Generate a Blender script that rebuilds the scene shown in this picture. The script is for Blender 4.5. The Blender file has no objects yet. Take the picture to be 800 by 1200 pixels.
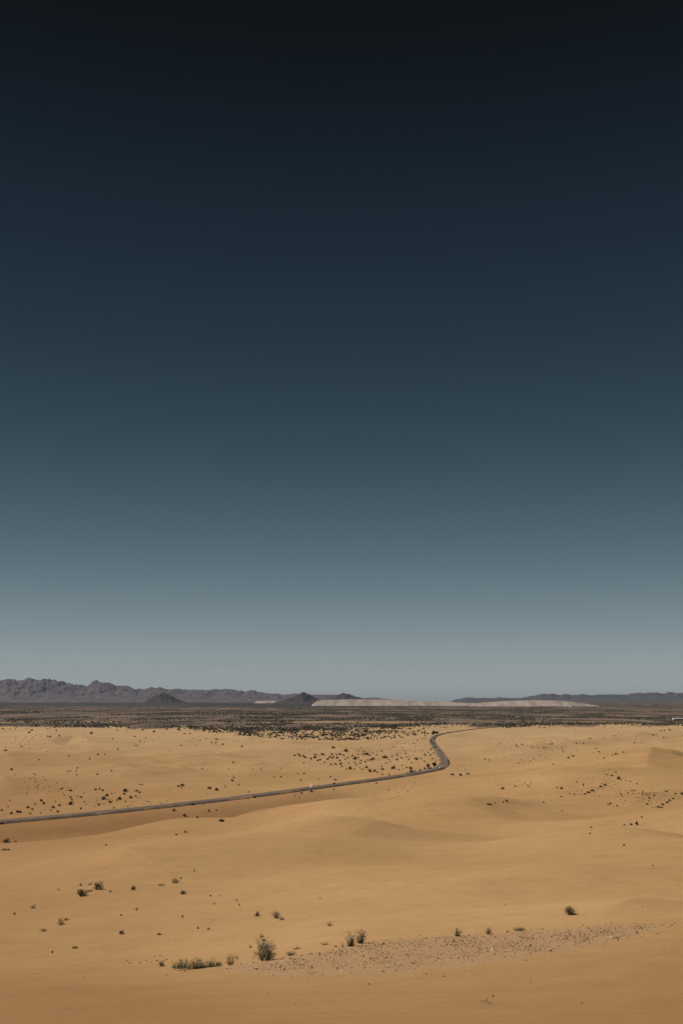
import bpy, math, random
import numpy as np

R = math.radians
C = bpy.context.scene.collection
SC = bpy.context.scene

# ---------------------------------------------------------------- camera, sky, sun, exposure
CAM_Z = 65.0                      # eye height over the valley floor
FPX = 1167.0                      # 35 mm lens on a 24 x 36 portrait frame (in 800 x 1200 photo pixels)
PITCH = math.atan(222.0 / FPX)    # camera tilted up: horizon sits low in the frame
cam_d = bpy.data.cameras.new('camera')
cam = bpy.data.objects.new('camera', cam_d); C.objects.link(cam)
cam_d.sensor_fit = 'VERTICAL'; cam_d.sensor_height = 36.0; cam_d.lens = 35.01
cam_d.clip_start = 0.1; cam_d.clip_end = 300000.0
cam.location = (0, 0, CAM_Z); cam.rotation_euler = (math.pi / 2 + PITCH, 0, 0)
SC.camera = cam

SUN_EL, SUN_AZ = 46.0, -64.0      # azimuth from straight ahead (+Y), negative = to the left
w = bpy.data.worlds.new('World'); SC.world = w; w.use_nodes = True
nt = w.node_tree; nt.nodes.clear()
n_out = nt.nodes.new('ShaderNodeOutputWorld'); n_bg = nt.nodes.new('ShaderNodeBackground')
n_sky = nt.nodes.new('ShaderNodeTexSky'); n_sky.sky_type = 'NISHITA'; n_sky.sun_disc = False
n_sky.sun_elevation = R(SUN_EL); n_sky.sun_rotation = R(SUN_AZ)
n_sky.air_density = 1.0; n_sky.dust_density = 1.0; n_sky.ozone_density = 1.0
n_tc = nt.nodes.new('ShaderNodeTexCoord'); n_sep = nt.nodes.new('ShaderNodeSeparateXYZ')
n_as = nt.nodes.new('ShaderNodeMath'); n_as.operation = 'ARCSINE'
n_mr = nt.nodes.new('ShaderNodeMapRange'); n_mr.inputs['From Min'].default_value = 0.0; n_mr.inputs['From Max'].default_value = R(45.0)
n_rp = nt.nodes.new('ShaderNodeValToRGB'); n_mul = nt.nodes.new('ShaderNodeMix')
n_mul.data_type = 'RGBA'; n_mul.blend_type = 'MULTIPLY'; n_mul.inputs[0].default_value = 1.0
# deep polarised sky: transmission of the clear desert air by elevation (degrees, r, g, b)
SKY_RAMP = [(0.00, 0.6530, 0.7820, 1.0469), (0.66, 0.6530, 0.7820, 1.0469), (2.15, 0.5128, 0.5822, 0.7347), (3.63, 0.4209, 0.4661, 0.5469), (5.12, 0.3532, 0.3901, 0.4257), (6.60, 0.2987, 0.3346, 0.3428), (8.09, 0.2529, 0.2906, 0.2831), (9.57, 0.2137, 0.2537, 0.2386), (11.06, 0.1804, 0.2220, 0.2043), (12.54, 0.1526, 0.1945, 0.1773), (14.03, 0.1297, 0.1709, 0.1557), (15.51, 0.1112, 0.1508, 0.1381), (17.00, 0.0964, 0.1338, 0.1237), (18.48, 0.0846, 0.1195, 0.1117), (19.97, 0.0750, 0.1073, 0.1016), (21.45, 0.0672, 0.0967, 0.0928), (22.94, 0.0605, 0.0873, 0.0850), (24.42, 0.0544, 0.0786, 0.0776), (25.91, 0.0488, 0.0702, 0.0705), (27.39, 0.0432, 0.0619, 0.0632), (28.88, 0.0378, 0.0536, 0.0557), (30.36, 0.0324, 0.0455, 0.0479), (31.85, 0.0275, 0.0379, 0.0398), (33.33, 0.0232, 0.0311, 0.0318), (34.82, 0.0197, 0.0253, 0.0241), (36.30, 0.0173, 0.0207, 0.0172), (37.79, 0.0163, 0.0176, 0.0115), (45.00, 0.0139, 0.0150, 0.0098)]
cr = n_rp.color_ramp
cr.interpolation = 'LINEAR'
def set_ramp(cr, stops):
    while len(cr.elements) > 1: cr.elements.remove(cr.elements[0])
    for i, (p, r, g, b) in enumerate(stops):
        e = cr.elements[0] if i == 0 else cr.elements.new(p)
        e.position = p; e.color = (r, g, b, 1)
set_ramp(cr, [(a / 45.0, r, g, b) for a, r, g, b in SKY_RAMP])
L = nt.links.new
n_cos = nt.nodes.new('ShaderNodeMath'); n_cos.operation = 'COSINE'; n_vec = nt.nodes.new('ShaderNodeCombineXYZ')
L(n_tc.outputs['Generated'], n_sep.inputs[0]); L(n_sep.outputs['Z'], n_as.inputs[0])
L(n_as.outputs[0], n_cos.inputs[0]); L(n_cos.outputs[0], n_vec.inputs['Y']); L(n_sep.outputs['Z'], n_vec.inputs['Z'])
L(n_vec.outputs[0], n_sky.inputs['Vector'])       # the same clear sky all round, brightness changing with height only
L(n_as.outputs[0], n_mr.inputs['Value']); L(n_mr.outputs[0], n_rp.inputs[0])
L(n_sky.outputs[0], n_mul.inputs[6]); L(n_rp.outputs[0], n_mul.inputs[7])
L(n_mul.outputs[2], n_bg.inputs[0]); n_bg.inputs[1].default_value = 0.1
L(n_bg.outputs[0], n_out.inputs[0])

sun_d = bpy.data.lights.new('sun', 'SUN'); sun = bpy.data.objects.new('sun', sun_d); C.objects.link(sun)
sun_d.energy = 4.4; sun_d.angle = R(0.53); sun_d.color = (1.0, 0.94, 0.85)
sun.rotation_euler = (R(90 - SUN_EL), 0, R(180 - SUN_AZ)); sun.location = (-60, 20, 160)

SC.view_settings.view_transform = 'Standard'; SC.view_settings.look = 'None'
SC.view_settings.exposure = 0.0; SC.view_settings.gamma = 1.0; SC.view_settings.use_curve_mapping = False
SC.cycles.volume_bounces = 0; SC.cycles.max_bounces = 5; SC.cycles.use_denoising = True

HAZE_DENSITY = 0.65e-5
RADIUS = 42000.0

rng = np.random.default_rng(7); random.seed(7)

# ---------------------------------------------------------------- numeric helpers
def sstep(a, b, x):
    t = np.clip((x - a) / (b - a), 0, 1); return t * t * (3 - 2 * t)

def hash2(i, j, seed):
    h = (i.astype(np.int64) * 374761393 + j.astype(np.int64) * 668265263 + seed * 974634777) & 0xFFFFFFFF
    h = ((h ^ (h >> 13)) * 1274126177) & 0xFFFFFFFF
    h = (h ^ (h >> 16)) & 0xFFFFFFFF
    return h / 4294967295.0

def vnoise(x, y, seed=0):
    i = np.floor(x); j = np.floor(y); fx = x - i; fy = y - j
    fx = fx * fx * fx * (fx * (fx * 6 - 15) + 10); fy = fy * fy * fy * (fy * (fy * 6 - 15) + 10)
    i = i.astype(np.int64); j = j.astype(np.int64)
    a = hash2(i, j, seed); b = hash2(i + 1, j, seed); c = hash2(i, j + 1, seed); d = hash2(i + 1, j + 1, seed)
    return ((a + (b - a) * fx) * (1 - fy) + (c + (d - c) * fx) * fy) * 2 - 1

def fbm(x, y, octv=4, seed=0, gain=0.5):
    s = 0; a = 1.0; t = 0
    for o in range(octv):
        s = s + a * vnoise(x, y, seed + o * 17); t += a; a *= gain
        x, y = x * 1.93 * 0.8 - y * 1.93 * 0.6 + 3.7, x * 1.93 * 0.6 + y * 1.93 * 0.8 + 1.3
    return s / t

def ridged(x, y, octv=5, seed=0):
    s = 0; a = 1.0; t = 0
    for o in range(octv):
        s = s + a * (1 - np.abs(vnoise(x, y, seed + o * 31)) * 1.6); t += a; a *= 0.5
        x, y = x * 2.07 * 0.8 - y * 2.07 * 0.6 + 5.1, x * 2.07 * 0.6 + y * 2.07 * 0.8 + 9.2
    return s / t

def tan_of(yp):                     # fall per metre of forward distance along the sight line through photo row yp
    return np.tan(np.arctan((np.asarray(yp, float) - 600) / FPX) - PITCH)

# ---------------------------------------------------------------- the lie of the land
COLS_X = [0, 100, 200, 300, 400, 500, 600, 700, 800]
COLS_S = np.array([(c - 400) / FPX / 1.02 for c in COLS_X])
Yz = lambda d, z: 600 + FPX * math.tan(math.atan((CAM_Z - z) / d) + PITCH)
Y0 = lambda d: 600 + FPX * math.tan(math.atan(CAM_Z / d) + PITCH)   # row of the valley floor at distance d
TABLES = [
    [(20, 1203), (35, 1178), (50, 1160), (64, 1143), (80, 1122), (110, 1088), (160, 1050), (260, 1012), (320, 998), (370, 988), (425, Yz(425, 3)), (475, Yz(475, -8)), (520, Yz(520, -6)), (562, Y0(562))],
    [(20, 1203), (35, 1175), (50, 1152), (64, 1134), (80, 1112), (110, 1078), (160, 1040), (260, 998), (370, 974), (450, 962.5), (500, Yz(500, 7)), (545, Yz(545, -7)), (590, Yz(590, -6)), (645, Y0(645))],
    [(20, 1203), (35, 1168), (48, 1142), (64, 1107), (80, 1090), (110, 1065), (160, 1030), (260, 989), (370, 964), (450, 951), (560, 938), (620, Yz(620, 3)), (670, Yz(670, -7)), (730, Yz(730, -5)), (815, Y0(815))],
    [(20, 1203), (35, 1160), (48, 1125), (64, 1095), (80, 1082), (110, 1060), (160, 1028), (260, 990), (370, 967), (450, 956), (560, 945), (700, 926), (830, 911.5), (1000, 899), (1300, 881.8), (1700, 868)],
    [(20, 1203), (35, 1150), (48, 1108), (64, 1081), (80, 1070), (110, 1050), (160, 1020), (260, 984), (370, 960), (450, 947), (560, 934), (700, 914), (830, 901), (1000, 889), (1300, 874.5), (1700, 863.5), (2200, 855)],
]
LOGD = np.linspace(math.log(0.5), math.log(60000), 2400)
def column(tab):
    d = [0.5, 5.0, 11.0]; z = [CAM_Z - 1.62, CAM_Z - 2.35, CAM_Z - 3.75]
    for dd, yy in tab:
        d.append(dd); z.append(CAM_Z - dd * float(tan_of(yy)))
    for dd in (2900, 4000, 9000, 60000):
        d.append(dd); z.append(0.0)
    x = np.log(np.array(d)); z = np.array(z)
    h = np.diff(x); dl = np.diff(z) / h; m = np.zeros_like(z)
    for k in range(1, len(z) - 1):
        if dl[k - 1] * dl[k] > 0:
            w1, w2 = 2 * h[k] + h[k - 1], h[k] + 2 * h[k - 1]
            m[k] = (w1 + w2) / (w1 / dl[k - 1] + w2 / dl[k])
    m[0], m[-1] = dl[0], dl[-1]
    k = np.clip(np.searchsorted(x, LOGD) - 1, 0, len(h) - 1)
    t = (LOGD - x[k]) / h[k]
    return ((2 * t**3 - 3 * t**2 + 1) * z[k] + (t**3 - 2 * t**2 + t) * h[k] * m[k] + (-2 * t**3 + 3 * t**2) * z[k + 1] + (t**3 - t**2) * h[k] * m[k + 1])
G5 = np.array([column(t) for t in TABLES])
C300 = column([(20, 1203), (35, 1172), (48, 1149), (64, 1123), (80, 1101), (110, 1071), (160, 1035), (260, 994), (370, 972), (450, 962), (515, 957.5), (565, Yz(565, 5)), (612, Yz(612, -8)), (665, Yz(665, -6)), (735, Y0(735))])
GRID = np.array([G5[0], (G5[0] + G5[1]) / 2, G5[1], C300, G5[2], (G5[2] + G5[3]) / 2, G5[3], (G5[3] + G5[4]) / 2, G5[4]])
ker = np.hanning(13); ker /= ker.sum()
GRID = np.array([np.convolve(np.pad(g, 6, mode='edge'), ker, mode='valid') for g in GRID])

def polar(x, y):
    az = np.arctan2(x, y); azc = np.clip(az, -0.5, 0.5); r = np.hypot(x, y)
    return np.tan(azc), np.maximum(r * np.cos(azc), 0.5), r

def z_base(x, y):
    s, d, r = polar(x, y)
    f = (np.log(d) - LOGD[0]) / (LOGD[1] - LOGD[0]); f = np.clip(f, 0, len(LOGD) - 1.001)
    i = f.astype(int); t = f - i
    u = np.clip((s - COLS_S[0]) / (COLS_S[1] - COLS_S[0]), 0, 8 - 1e-6); c = u.astype(int); v = u - c
    def G(cc):
        cc = np.clip(cc, 0, 8); return GRID[cc, i] * (1 - t) + GRID[cc, i + 1] * t
    p0, p1, p2, p3 = G(c - 1), G(c), G(c + 1), G(c + 2)
    z = 0.5 * (2 * p1 + (p2 - p0) * v + (2 * p0 - 5 * p1 + 4 * p2 - p3) * v**2 + (3 * p1 - p0 - 3 * p2 + p3) * v**3)
    return z + 58 * sstep(9000, 27000, r)

def px_ray(px, py):
    Yd = (np.asarray(py, float) - 600) / FPX; X = (np.asarray(px, float) - 400) / FPX
    F = math.cos(PITCH) + Yd * math.sin(PITCH); V = math.sin(PITCH) - Yd * math.cos(PITCH)
    return X / F, V / F            # sideways and upward travel per metre forward

def ground_at(px, py, zf, d0=14.0, d1=30000.0, n=1400):
    a, b = px_ray(np.atleast_1d(px), np.atleast_1d(py))
    D = np.geomspace(d0, d1, n)
    out = np.zeros((len(a), 3))
    for k0 in range(0, len(a), 256):
        aa, bb = a[k0:k0 + 256, None], b[k0:k0 + 256, None]
        below = (CAM_Z + bb * D) < zf(aa * D, D + 0 * aa)
        k = np.clip(np.argmax(below, axis=1), 1, n - 1)
        lo, hi = D[k - 1].copy(), D[k].copy()
        a1, b1 = aa[:, 0], bb[:, 0]
        for _ in range(12):
            mid = (lo + hi) / 2; ins = (CAM_Z + b1 * mid) < zf(a1 * mid, mid)
            hi = np.where(ins, mid, hi); lo = np.where(ins, lo, mid)
        out[k0:k0 + 256, 0] = a1 * hi; out[k0:k0 + 256, 1] = hi
    out[:, 2] = zf(out[:, 0], out[:, 1])
    return out

# road centre line, on the valley floor
ROAD_PX = [(-150, 975), (-60, 968), (0, 961.5), (100, 952.5), (200, 942.3), (300, 930.8), (400, 917.6), (450, 911), (490, 904.5), (512, 899.8), (520.5, 893.5), (518.5, 887),
           (514, 880), (509.5, 874.5), (506.5, 869.5), (505.5, 866.5), (508, 863), (513.5, 860.6), (522, 858.6), (535, 856.6), (552, 854.3), (572, 852.4), (592, 850.8)]
def on_floor(px, py, z=1.3):
    a, b = px_ray(px, py); d = (z - CAM_Z) / b; return (float(a * d), float(d))
rc = np.array([on_floor(*p) for p in ROAD_PX])
def smooth_line(p, n=14):
    q = np.vstack([2 * p[0] - p[1], p, 2 * p[-1] - p[-2]]); o = []
    for i in range(1, len(q) - 2):
        for t in np.linspace(0, 1, n, endpoint=False):
            o.append(0.5 * (2 * q[i] + (q[i + 1] - q[i - 1]) * t + (2 * q[i - 1] - 5 * q[i] + 4 * q[i + 1] - q[i + 2]) * t * t + (3 * q[i] - q[i - 1] - 3 * q[i + 1] + q[i + 2]) * t**3))
    o.append(q[-2]); return np.array(o)
ROAD = smooth_line(rc)
for _ in range(10):
    ROAD[1:-1] = 0.25 * ROAD[:-2] + 0.5 * ROAD[1:-1] + 0.25 * ROAD[2:]

def dist_poly(x, y, P):
    best = np.full(x.shape, 1e9)
    for (ax, ay), (bx, by) in zip(P[:-1], P[1:]):
        dx, dy = bx - ax, by - ay; L2 = dx * dx + dy * dy + 1e-9
        t = np.clip(((x - ax) * dx + (y - ay) * dy) / L2, 0, 1)
        best = np.minimum(best, (x - ax - t * dx)**2 + (y - ay - t * dy)**2)
    return np.sqrt(best)
ROADC = ROAD[::5]

# dune crests: (points in the photo, height m, gentle side m, steep side m); the steep side lies to the right of the line's direction
RIDGES = [
    ([(-30, 884), (0, 889), (12, 894), (24, 903)], 7.5, 190, 64),
    ([(-20, 912), (0, 917), (10, 923), (20, 930)], 7.5, 120, 40),
    ([(45, 878), (72, 871), (88, 868.2), (98, 870), (108, 880)], 9.38, 200, 68),
    ([(150, 881), (172, 882), (184, 886), (200, 891)], 5.62, 170, 57),
    ([(10, 1022), (50, 1018), (90, 1015), (120, 1015), (150, 1022), (185, 1034), (225, 1044)], 3.2, 55, 26),
    ([(225, 990), (270, 986), (320, 982.5), (360, 982), (392, 988), (420, 996)], 2.6, 80, 40),
    ([(385, 1000), (435, 988), (475, 981), (510, 977.5), (540, 976)], 2.6, 90, 44),
    ([(748, 913), (758, 906), (768, 890), (782, 880)], 8.44, 140, 50),
    ([(715, 957), (740, 950), (770, 936), (800, 922)], 4.88, 120, 40),
    ([(590, 962), (640, 950), (690, 938), (720, 928)], 3.38, 130, 50),
    ([(690, 1080), (750, 1066), (800, 1058)], 0.94, 20, 8),
    ([(20, 968), (60, 975), (110, 972)], 2.62, 34, 16),
    ([(560, 893), (600, 886), (650, 874), (700, 866)], 5.62, 210, 71),
    ([(620, 905), (680, 895), (730, 884), (760, 874)], 4.69, 180, 61),
]
# broad swells and hollows: (photo x, y, height m, half width across, half width in depth)
SWELLS = [(655, 1000, 4.6, 26, 40), (745, 1022, 3.2, 24, 30), (566, 984, -1.5, 20, 40), (545, 958, 2.2, 34, 46), (470, 952, 4.4, 52, 50), (250, 1012, 3.0, 30, 30), (60, 1066, 1.6, 20, 18), (420, 1034, 1.8, 34, 24),
          (130, 1090, 0.9, 14, 13), (620, 1050, 1.6, 24, 20), (760, 972, 5.0, 45, 44), (690, 962, -2.0, 44, 44), (345, 990, 2.2, 26, 34), (505, 1060, 0.9, 20, 16), (310, 1052, 0.8, 18, 14), (160, 1000, 2.4, 30, 34),
          (120, 905, 5.0, 70, 60), (215, 892, 5.5, 90, 80), (330, 880, 4.5, 90, 90), (30, 880, 5.0, 80, 70), (640, 915, 5.0, 70, 70), (585, 930, -3.0, 60, 60), (720, 900, 5.0, 70, 80), (600, 872, 6.0, 110, 130), (700, 866, 6.0, 120, 130)]
SW = []
for a_, b_, h_, sx_, sy_ in SWELLS:
    g_ = ground_at([a_], [b_], z_base, n=900)[0]; SW.append((g_[0], g_[1], h_, sx_, sy_))
RW = []
for pts, h, wa, wb in RIDGES:
    g = ground_at([p[0] for p in pts], [p[1] for p in pts], z_base, n=900)
    q = g[:, :2]; t0 = np.concatenate([[0], np.cumsum(np.linalg.norm(np.diff(q, axis=0), axis=1))]); t1 = np.linspace(0, t0[-1], 26)
    q = np.column_stack([np.interp(t1, t0, q[:, 0]), np.interp(t1, t0, q[:, 1])])
    for _ in range(14): q[1:-1] = 0.25 * q[:-2] + 0.5 * q[1:-1] + 0.25 * q[2:]
    RW.append((q[::2], h, wa, wb))

def ridge_h(x, y, P, h, wa, wb):
    best = np.full(x.shape, 1e18); sd = np.zeros(x.shape); tt = np.zeros(x.shape)
    lens = np.concatenate([[0], np.cumsum(np.hypot(*np.diff(P, axis=0).T))]); tot = lens[-1]
    for k, ((ax, ay), (bx, by)) in enumerate(zip(P[:-1], P[1:])):
        dx, dy = bx - ax, by - ay; L2 = dx * dx + dy * dy + 1e-9
        t = np.clip(((x - ax) * dx + (y - ay) * dy) / L2, 0, 1)
        ex, ey = x - ax - t * dx, y - ay - t * dy; q = ex * ex + ey * ey
        m = q < best
        best = np.where(m, q, best); sd = np.where(m, ex * dy - ey * dx, sd); tt = np.where(m, (lens[k] + t * math.sqrt(L2)) / tot, tt)
    d = np.sqrt(best)
    wd = np.where(sd > 0, wb, wa)
    u = np.clip(1 - d / wd, 0, 1)
    prof = np.where(sd > 0, u * u * (1.6 - 0.6 * u), u * u * (3 - 2 * u) * 0.55 + 0.45 * u * u)
    return h * prof * np.clip(np.sin(np.pi * tt), 0, 1)**1.2

def d_edge(s):
    px = s * FPX * 1.02 + 400
    return np.interp(px, [-200, 0, 100, 200, 260, 330, 400, 470, 530, 600, 650, 700, 800, 1000],
                     [2620, 2620, 2620, 2550, 2380, 2300, 2400, 2700, 2950, 2700, 2820, 2900, 2850, 2850])

def plain_mask(x, y):
    s, d, r = polar(x, y)
    e = d_edge(s) * (1 + 0.16 * fbm(s * 45, np.log(d) * 14, 4, 5))
    m = sstep(0.98, 1.05, d / e)
    band = 1 - np.exp(-((np.log(d / 3250.0) + 0.05 * fbm(s * 9, s * 0 + 2.0, 3, 91)) / 0.035)**2) * sstep(-0.15, 0.25, fbm(s * 7, np.log(d) * 3, 2, 33))
    return m * (0.15 + 0.85 * band)

def z_ground(x, y):
    x = np.asarray(x, float); y = np.asarray(y, float)
    x, y = np.broadcast_arrays(x, y)
    s, d, r = polar(x, y)
    z = z_base(x, y)
    sand = 1 - sstep(0.92, 1.05, d / d_edge(s))
    # broad dune swell, growing with distance from the viewer; small hummocks close by
    wx, wy = x + 60 * fbm(x / 260, y / 260, 2, 3), y + 60 * fbm(x / 260, y / 260, 2, 4)
    big = ridged(wx / 330 + wy / 900, wy / 300, 3, 11) - 0.45
    z = z + sand * (0.22 * sstep(200, 400, d) + 0.78 * sstep(560, 900, d)) * (1 - 0.35 * sstep(1800, 2800, d)) * 8.5 * big
    z = z + sand * sstep(560, 900, d) * 2.2 * (ridged(wx / 120 + 4, wy / 130, 3, 15) - 0.5)
    z = z + sand * sstep(60, 400, d) * (0.9 * fbm(x / 95, y / 70, 3, 21) + 1.5 * (ridged(wx / 130, wy / 90, 2, 23) - 0.5))
    z = z + sand * sstep(22, 60, d) * 0.16 * fbm(x / 17, y / 11, 3, 29) * (1 - 0.6 * sstep(200, 600, d))
    z = z + sand * 0.035 * fbm(x / 3.1, y / 2.0, 2, 37) * sstep(2, 8, d)
    flat = (d > 40) & (d < 3000)
    if flat.any():
        xs, ys = x[flat], y[flat]; add = np.zeros(xs.shape)
        for P, h, wa, wb in RW:
            m = max(wa, wb)
            sel = (xs > P[:, 0].min() - m) & (xs < P[:, 0].max() + m) & (ys > P[:, 1].min() - m) & (ys < P[:, 1].max() + m)
            if sel.any(): add[sel] += ridge_h(xs[sel], ys[sel], P, h, wa, wb)
        for cx, cy, hh, wx_, wy_ in SW:
            ux, uy = (xs - cx) / wx_, (ys - cy) / wy_
            q = (ux + 0.25 * vnoise(xs / 22, ys / 22, 5))**2 + (uy + 0.2 * vnoise(xs / 26, ys / 26, 6))**2
            add += hh * np.exp(-q) * (1 + 0.35 * np.tanh(2.2 * ux))
        z = z.copy(); z[flat] += add
    near = (np.abs(x) < 1400) & (y > 350) & (y < 3600)
    if near.any():
        dr = dist_poly(x[near], y[near], ROADC)
        k = sstep(12, 62, dr)
        z[near] = z[near] * k + 0.0 * (1 - k)
    return z

# ---------------------------------------------------------------- mesh and material helpers
def new_mesh(name, V, F, mats, parent=None, smooth=True, mat_idx=None, cols=None, at=None):
    me = bpy.data.meshes.new(name)
    V = np.asarray(V, np.float32)
    if isinstance(F, np.ndarray):
        n, k = F.shape
        me.vertices.add(len(V)); me.vertices.foreach_set('co', V.ravel())
        me.loops.add(n * k); me.loops.foreach_set('vertex_index', F.astype(np.int32).ravel())
        me.polygons.add(n); me.polygons.foreach_set('loop_start', np.arange(0, n * k, k, dtype=np.int32))
        me.update(calc_edges=True)
    else:
        me.from_pydata([tuple(map(float, v)) for v in V], [], F)
    for m in mats: me.materials.append(m)
    if mat_idx is not None: me.polygons.foreach_set('material_index', np.asarray(mat_idx, np.int32))
    me.polygons.foreach_set('use_smooth', np.full(len(me.polygons), smooth, bool))
    if cols is not None:
        a = me.attributes.new('tint', 'FLOAT', 'FACE'); a.data.foreach_set('value', np.asarray(cols, np.float32))
    me.validate(); me.update()
    o = bpy.data.objects.new(name, me); C.objects.link(o)
    if at is not None: o.location = at
    if parent: o.parent = parent
    return o

def tag(o, label=None, cat=None, group=None, kind=None):
    if label: o['label'] = label
    if cat: o['category'] = cat
    if group: o['group'] = group
    if kind: o['kind'] = kind
    return o

def empty(name, loc, label, cat, group=None, rz=0.0):
    o = bpy.data.objects.new(name, None); C.objects.link(o)
    o.location = loc; o.rotation_euler = (0, 0, rz); o.empty_display_size = 0.2
    return tag(o, label, cat, group)

def mat(name, col, rough=0.9, spec=0.2, metal=0.0, coat=0.0):
    m = bpy.data.materials.new(name); m.use_nodes = True
    b = m.node_tree.nodes['Principled BSDF']
    b.inputs['Base Color'].default_value = (*col, 1); b.inputs['Roughness'].default_value = rough
    b.inputs['Specular IOR Level'].default_value = spec; b.inputs['Metallic'].default_value = metal
    b.inputs['Coat Weight'].default_value = coat
    return m

def ramp_node(nt, stops):
    n = nt.nodes.new('ShaderNodeValToRGB'); set_ramp(n.color_ramp, stops); return n
def noise_node(nt, scale, detail=3.0, rough=0.5, vec=None, typ='FBM'):
    n = nt.nodes.new('ShaderNodeTexNoise'); n.inputs['Scale'].default_value = scale
    n.inputs['Detail'].default_value = detail; n.inputs['Roughness'].default_value = rough
    if vec is not None: nt.links.new(vec, n.inputs['Vector'])
    return n
def mixc(nt, a, b, fac, mode='MIX'):
    n = nt.nodes.new('ShaderNodeMix'); n.data_type = 'RGBA'; n.blend_type = mode
    for sock, v in ((n.inputs[0], fac), (n.inputs[6], a), (n.inputs[7], b)):
        if hasattr(v, 'is_output'): nt.links.new(v, sock)
        elif isinstance(v, (int, float)): sock.default_value = v
        else: sock.default_value = (*v, 1)
    return n.outputs[2]
def math_node(nt, op, a, b=0.5):
    n = nt.nodes.new('ShaderNodeMath'); n.operation = op
    for s, v in zip(n.inputs, (a, b)):
        if hasattr(v, 'is_output'): nt.links.new(v, s)
        else: s.default_value = v
    return n.outputs[0]

def mottled(name, c1, c2, scale, rough=0.95, detail=4, bump=0.0, bscale=None):
    m = mat(name, c1, rough, 0.15); nt = m.node_tree; b = nt.nodes['Principled BSDF']
    g = nt.nodes.new('ShaderNodeNewGeometry')
    n = noise_node(nt, scale, detail, 0.6, g.outputs['Position'])
    r = ramp_node(nt, [(0.32, *c1), (0.68, *c2)]); nt.links.new(n.outputs[0], r.inputs[0])
    nt.links.new(r.outputs[0], b.inputs['Base Color'])
    if bump:
        n2 = noise_node(nt, bscale or scale * 3, 4, 0.6, g.outputs['Position'])
        bp = nt.nodes.new('ShaderNodeBump'); bp.inputs['Strength'].default_value = 1.0; bp.inputs['Distance'].default_value = bump
        nt.links.new(n2.outputs[0], bp.inputs['Height']); nt.links.new(bp.outputs[0], b.inputs['Normal'])
    return m

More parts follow.
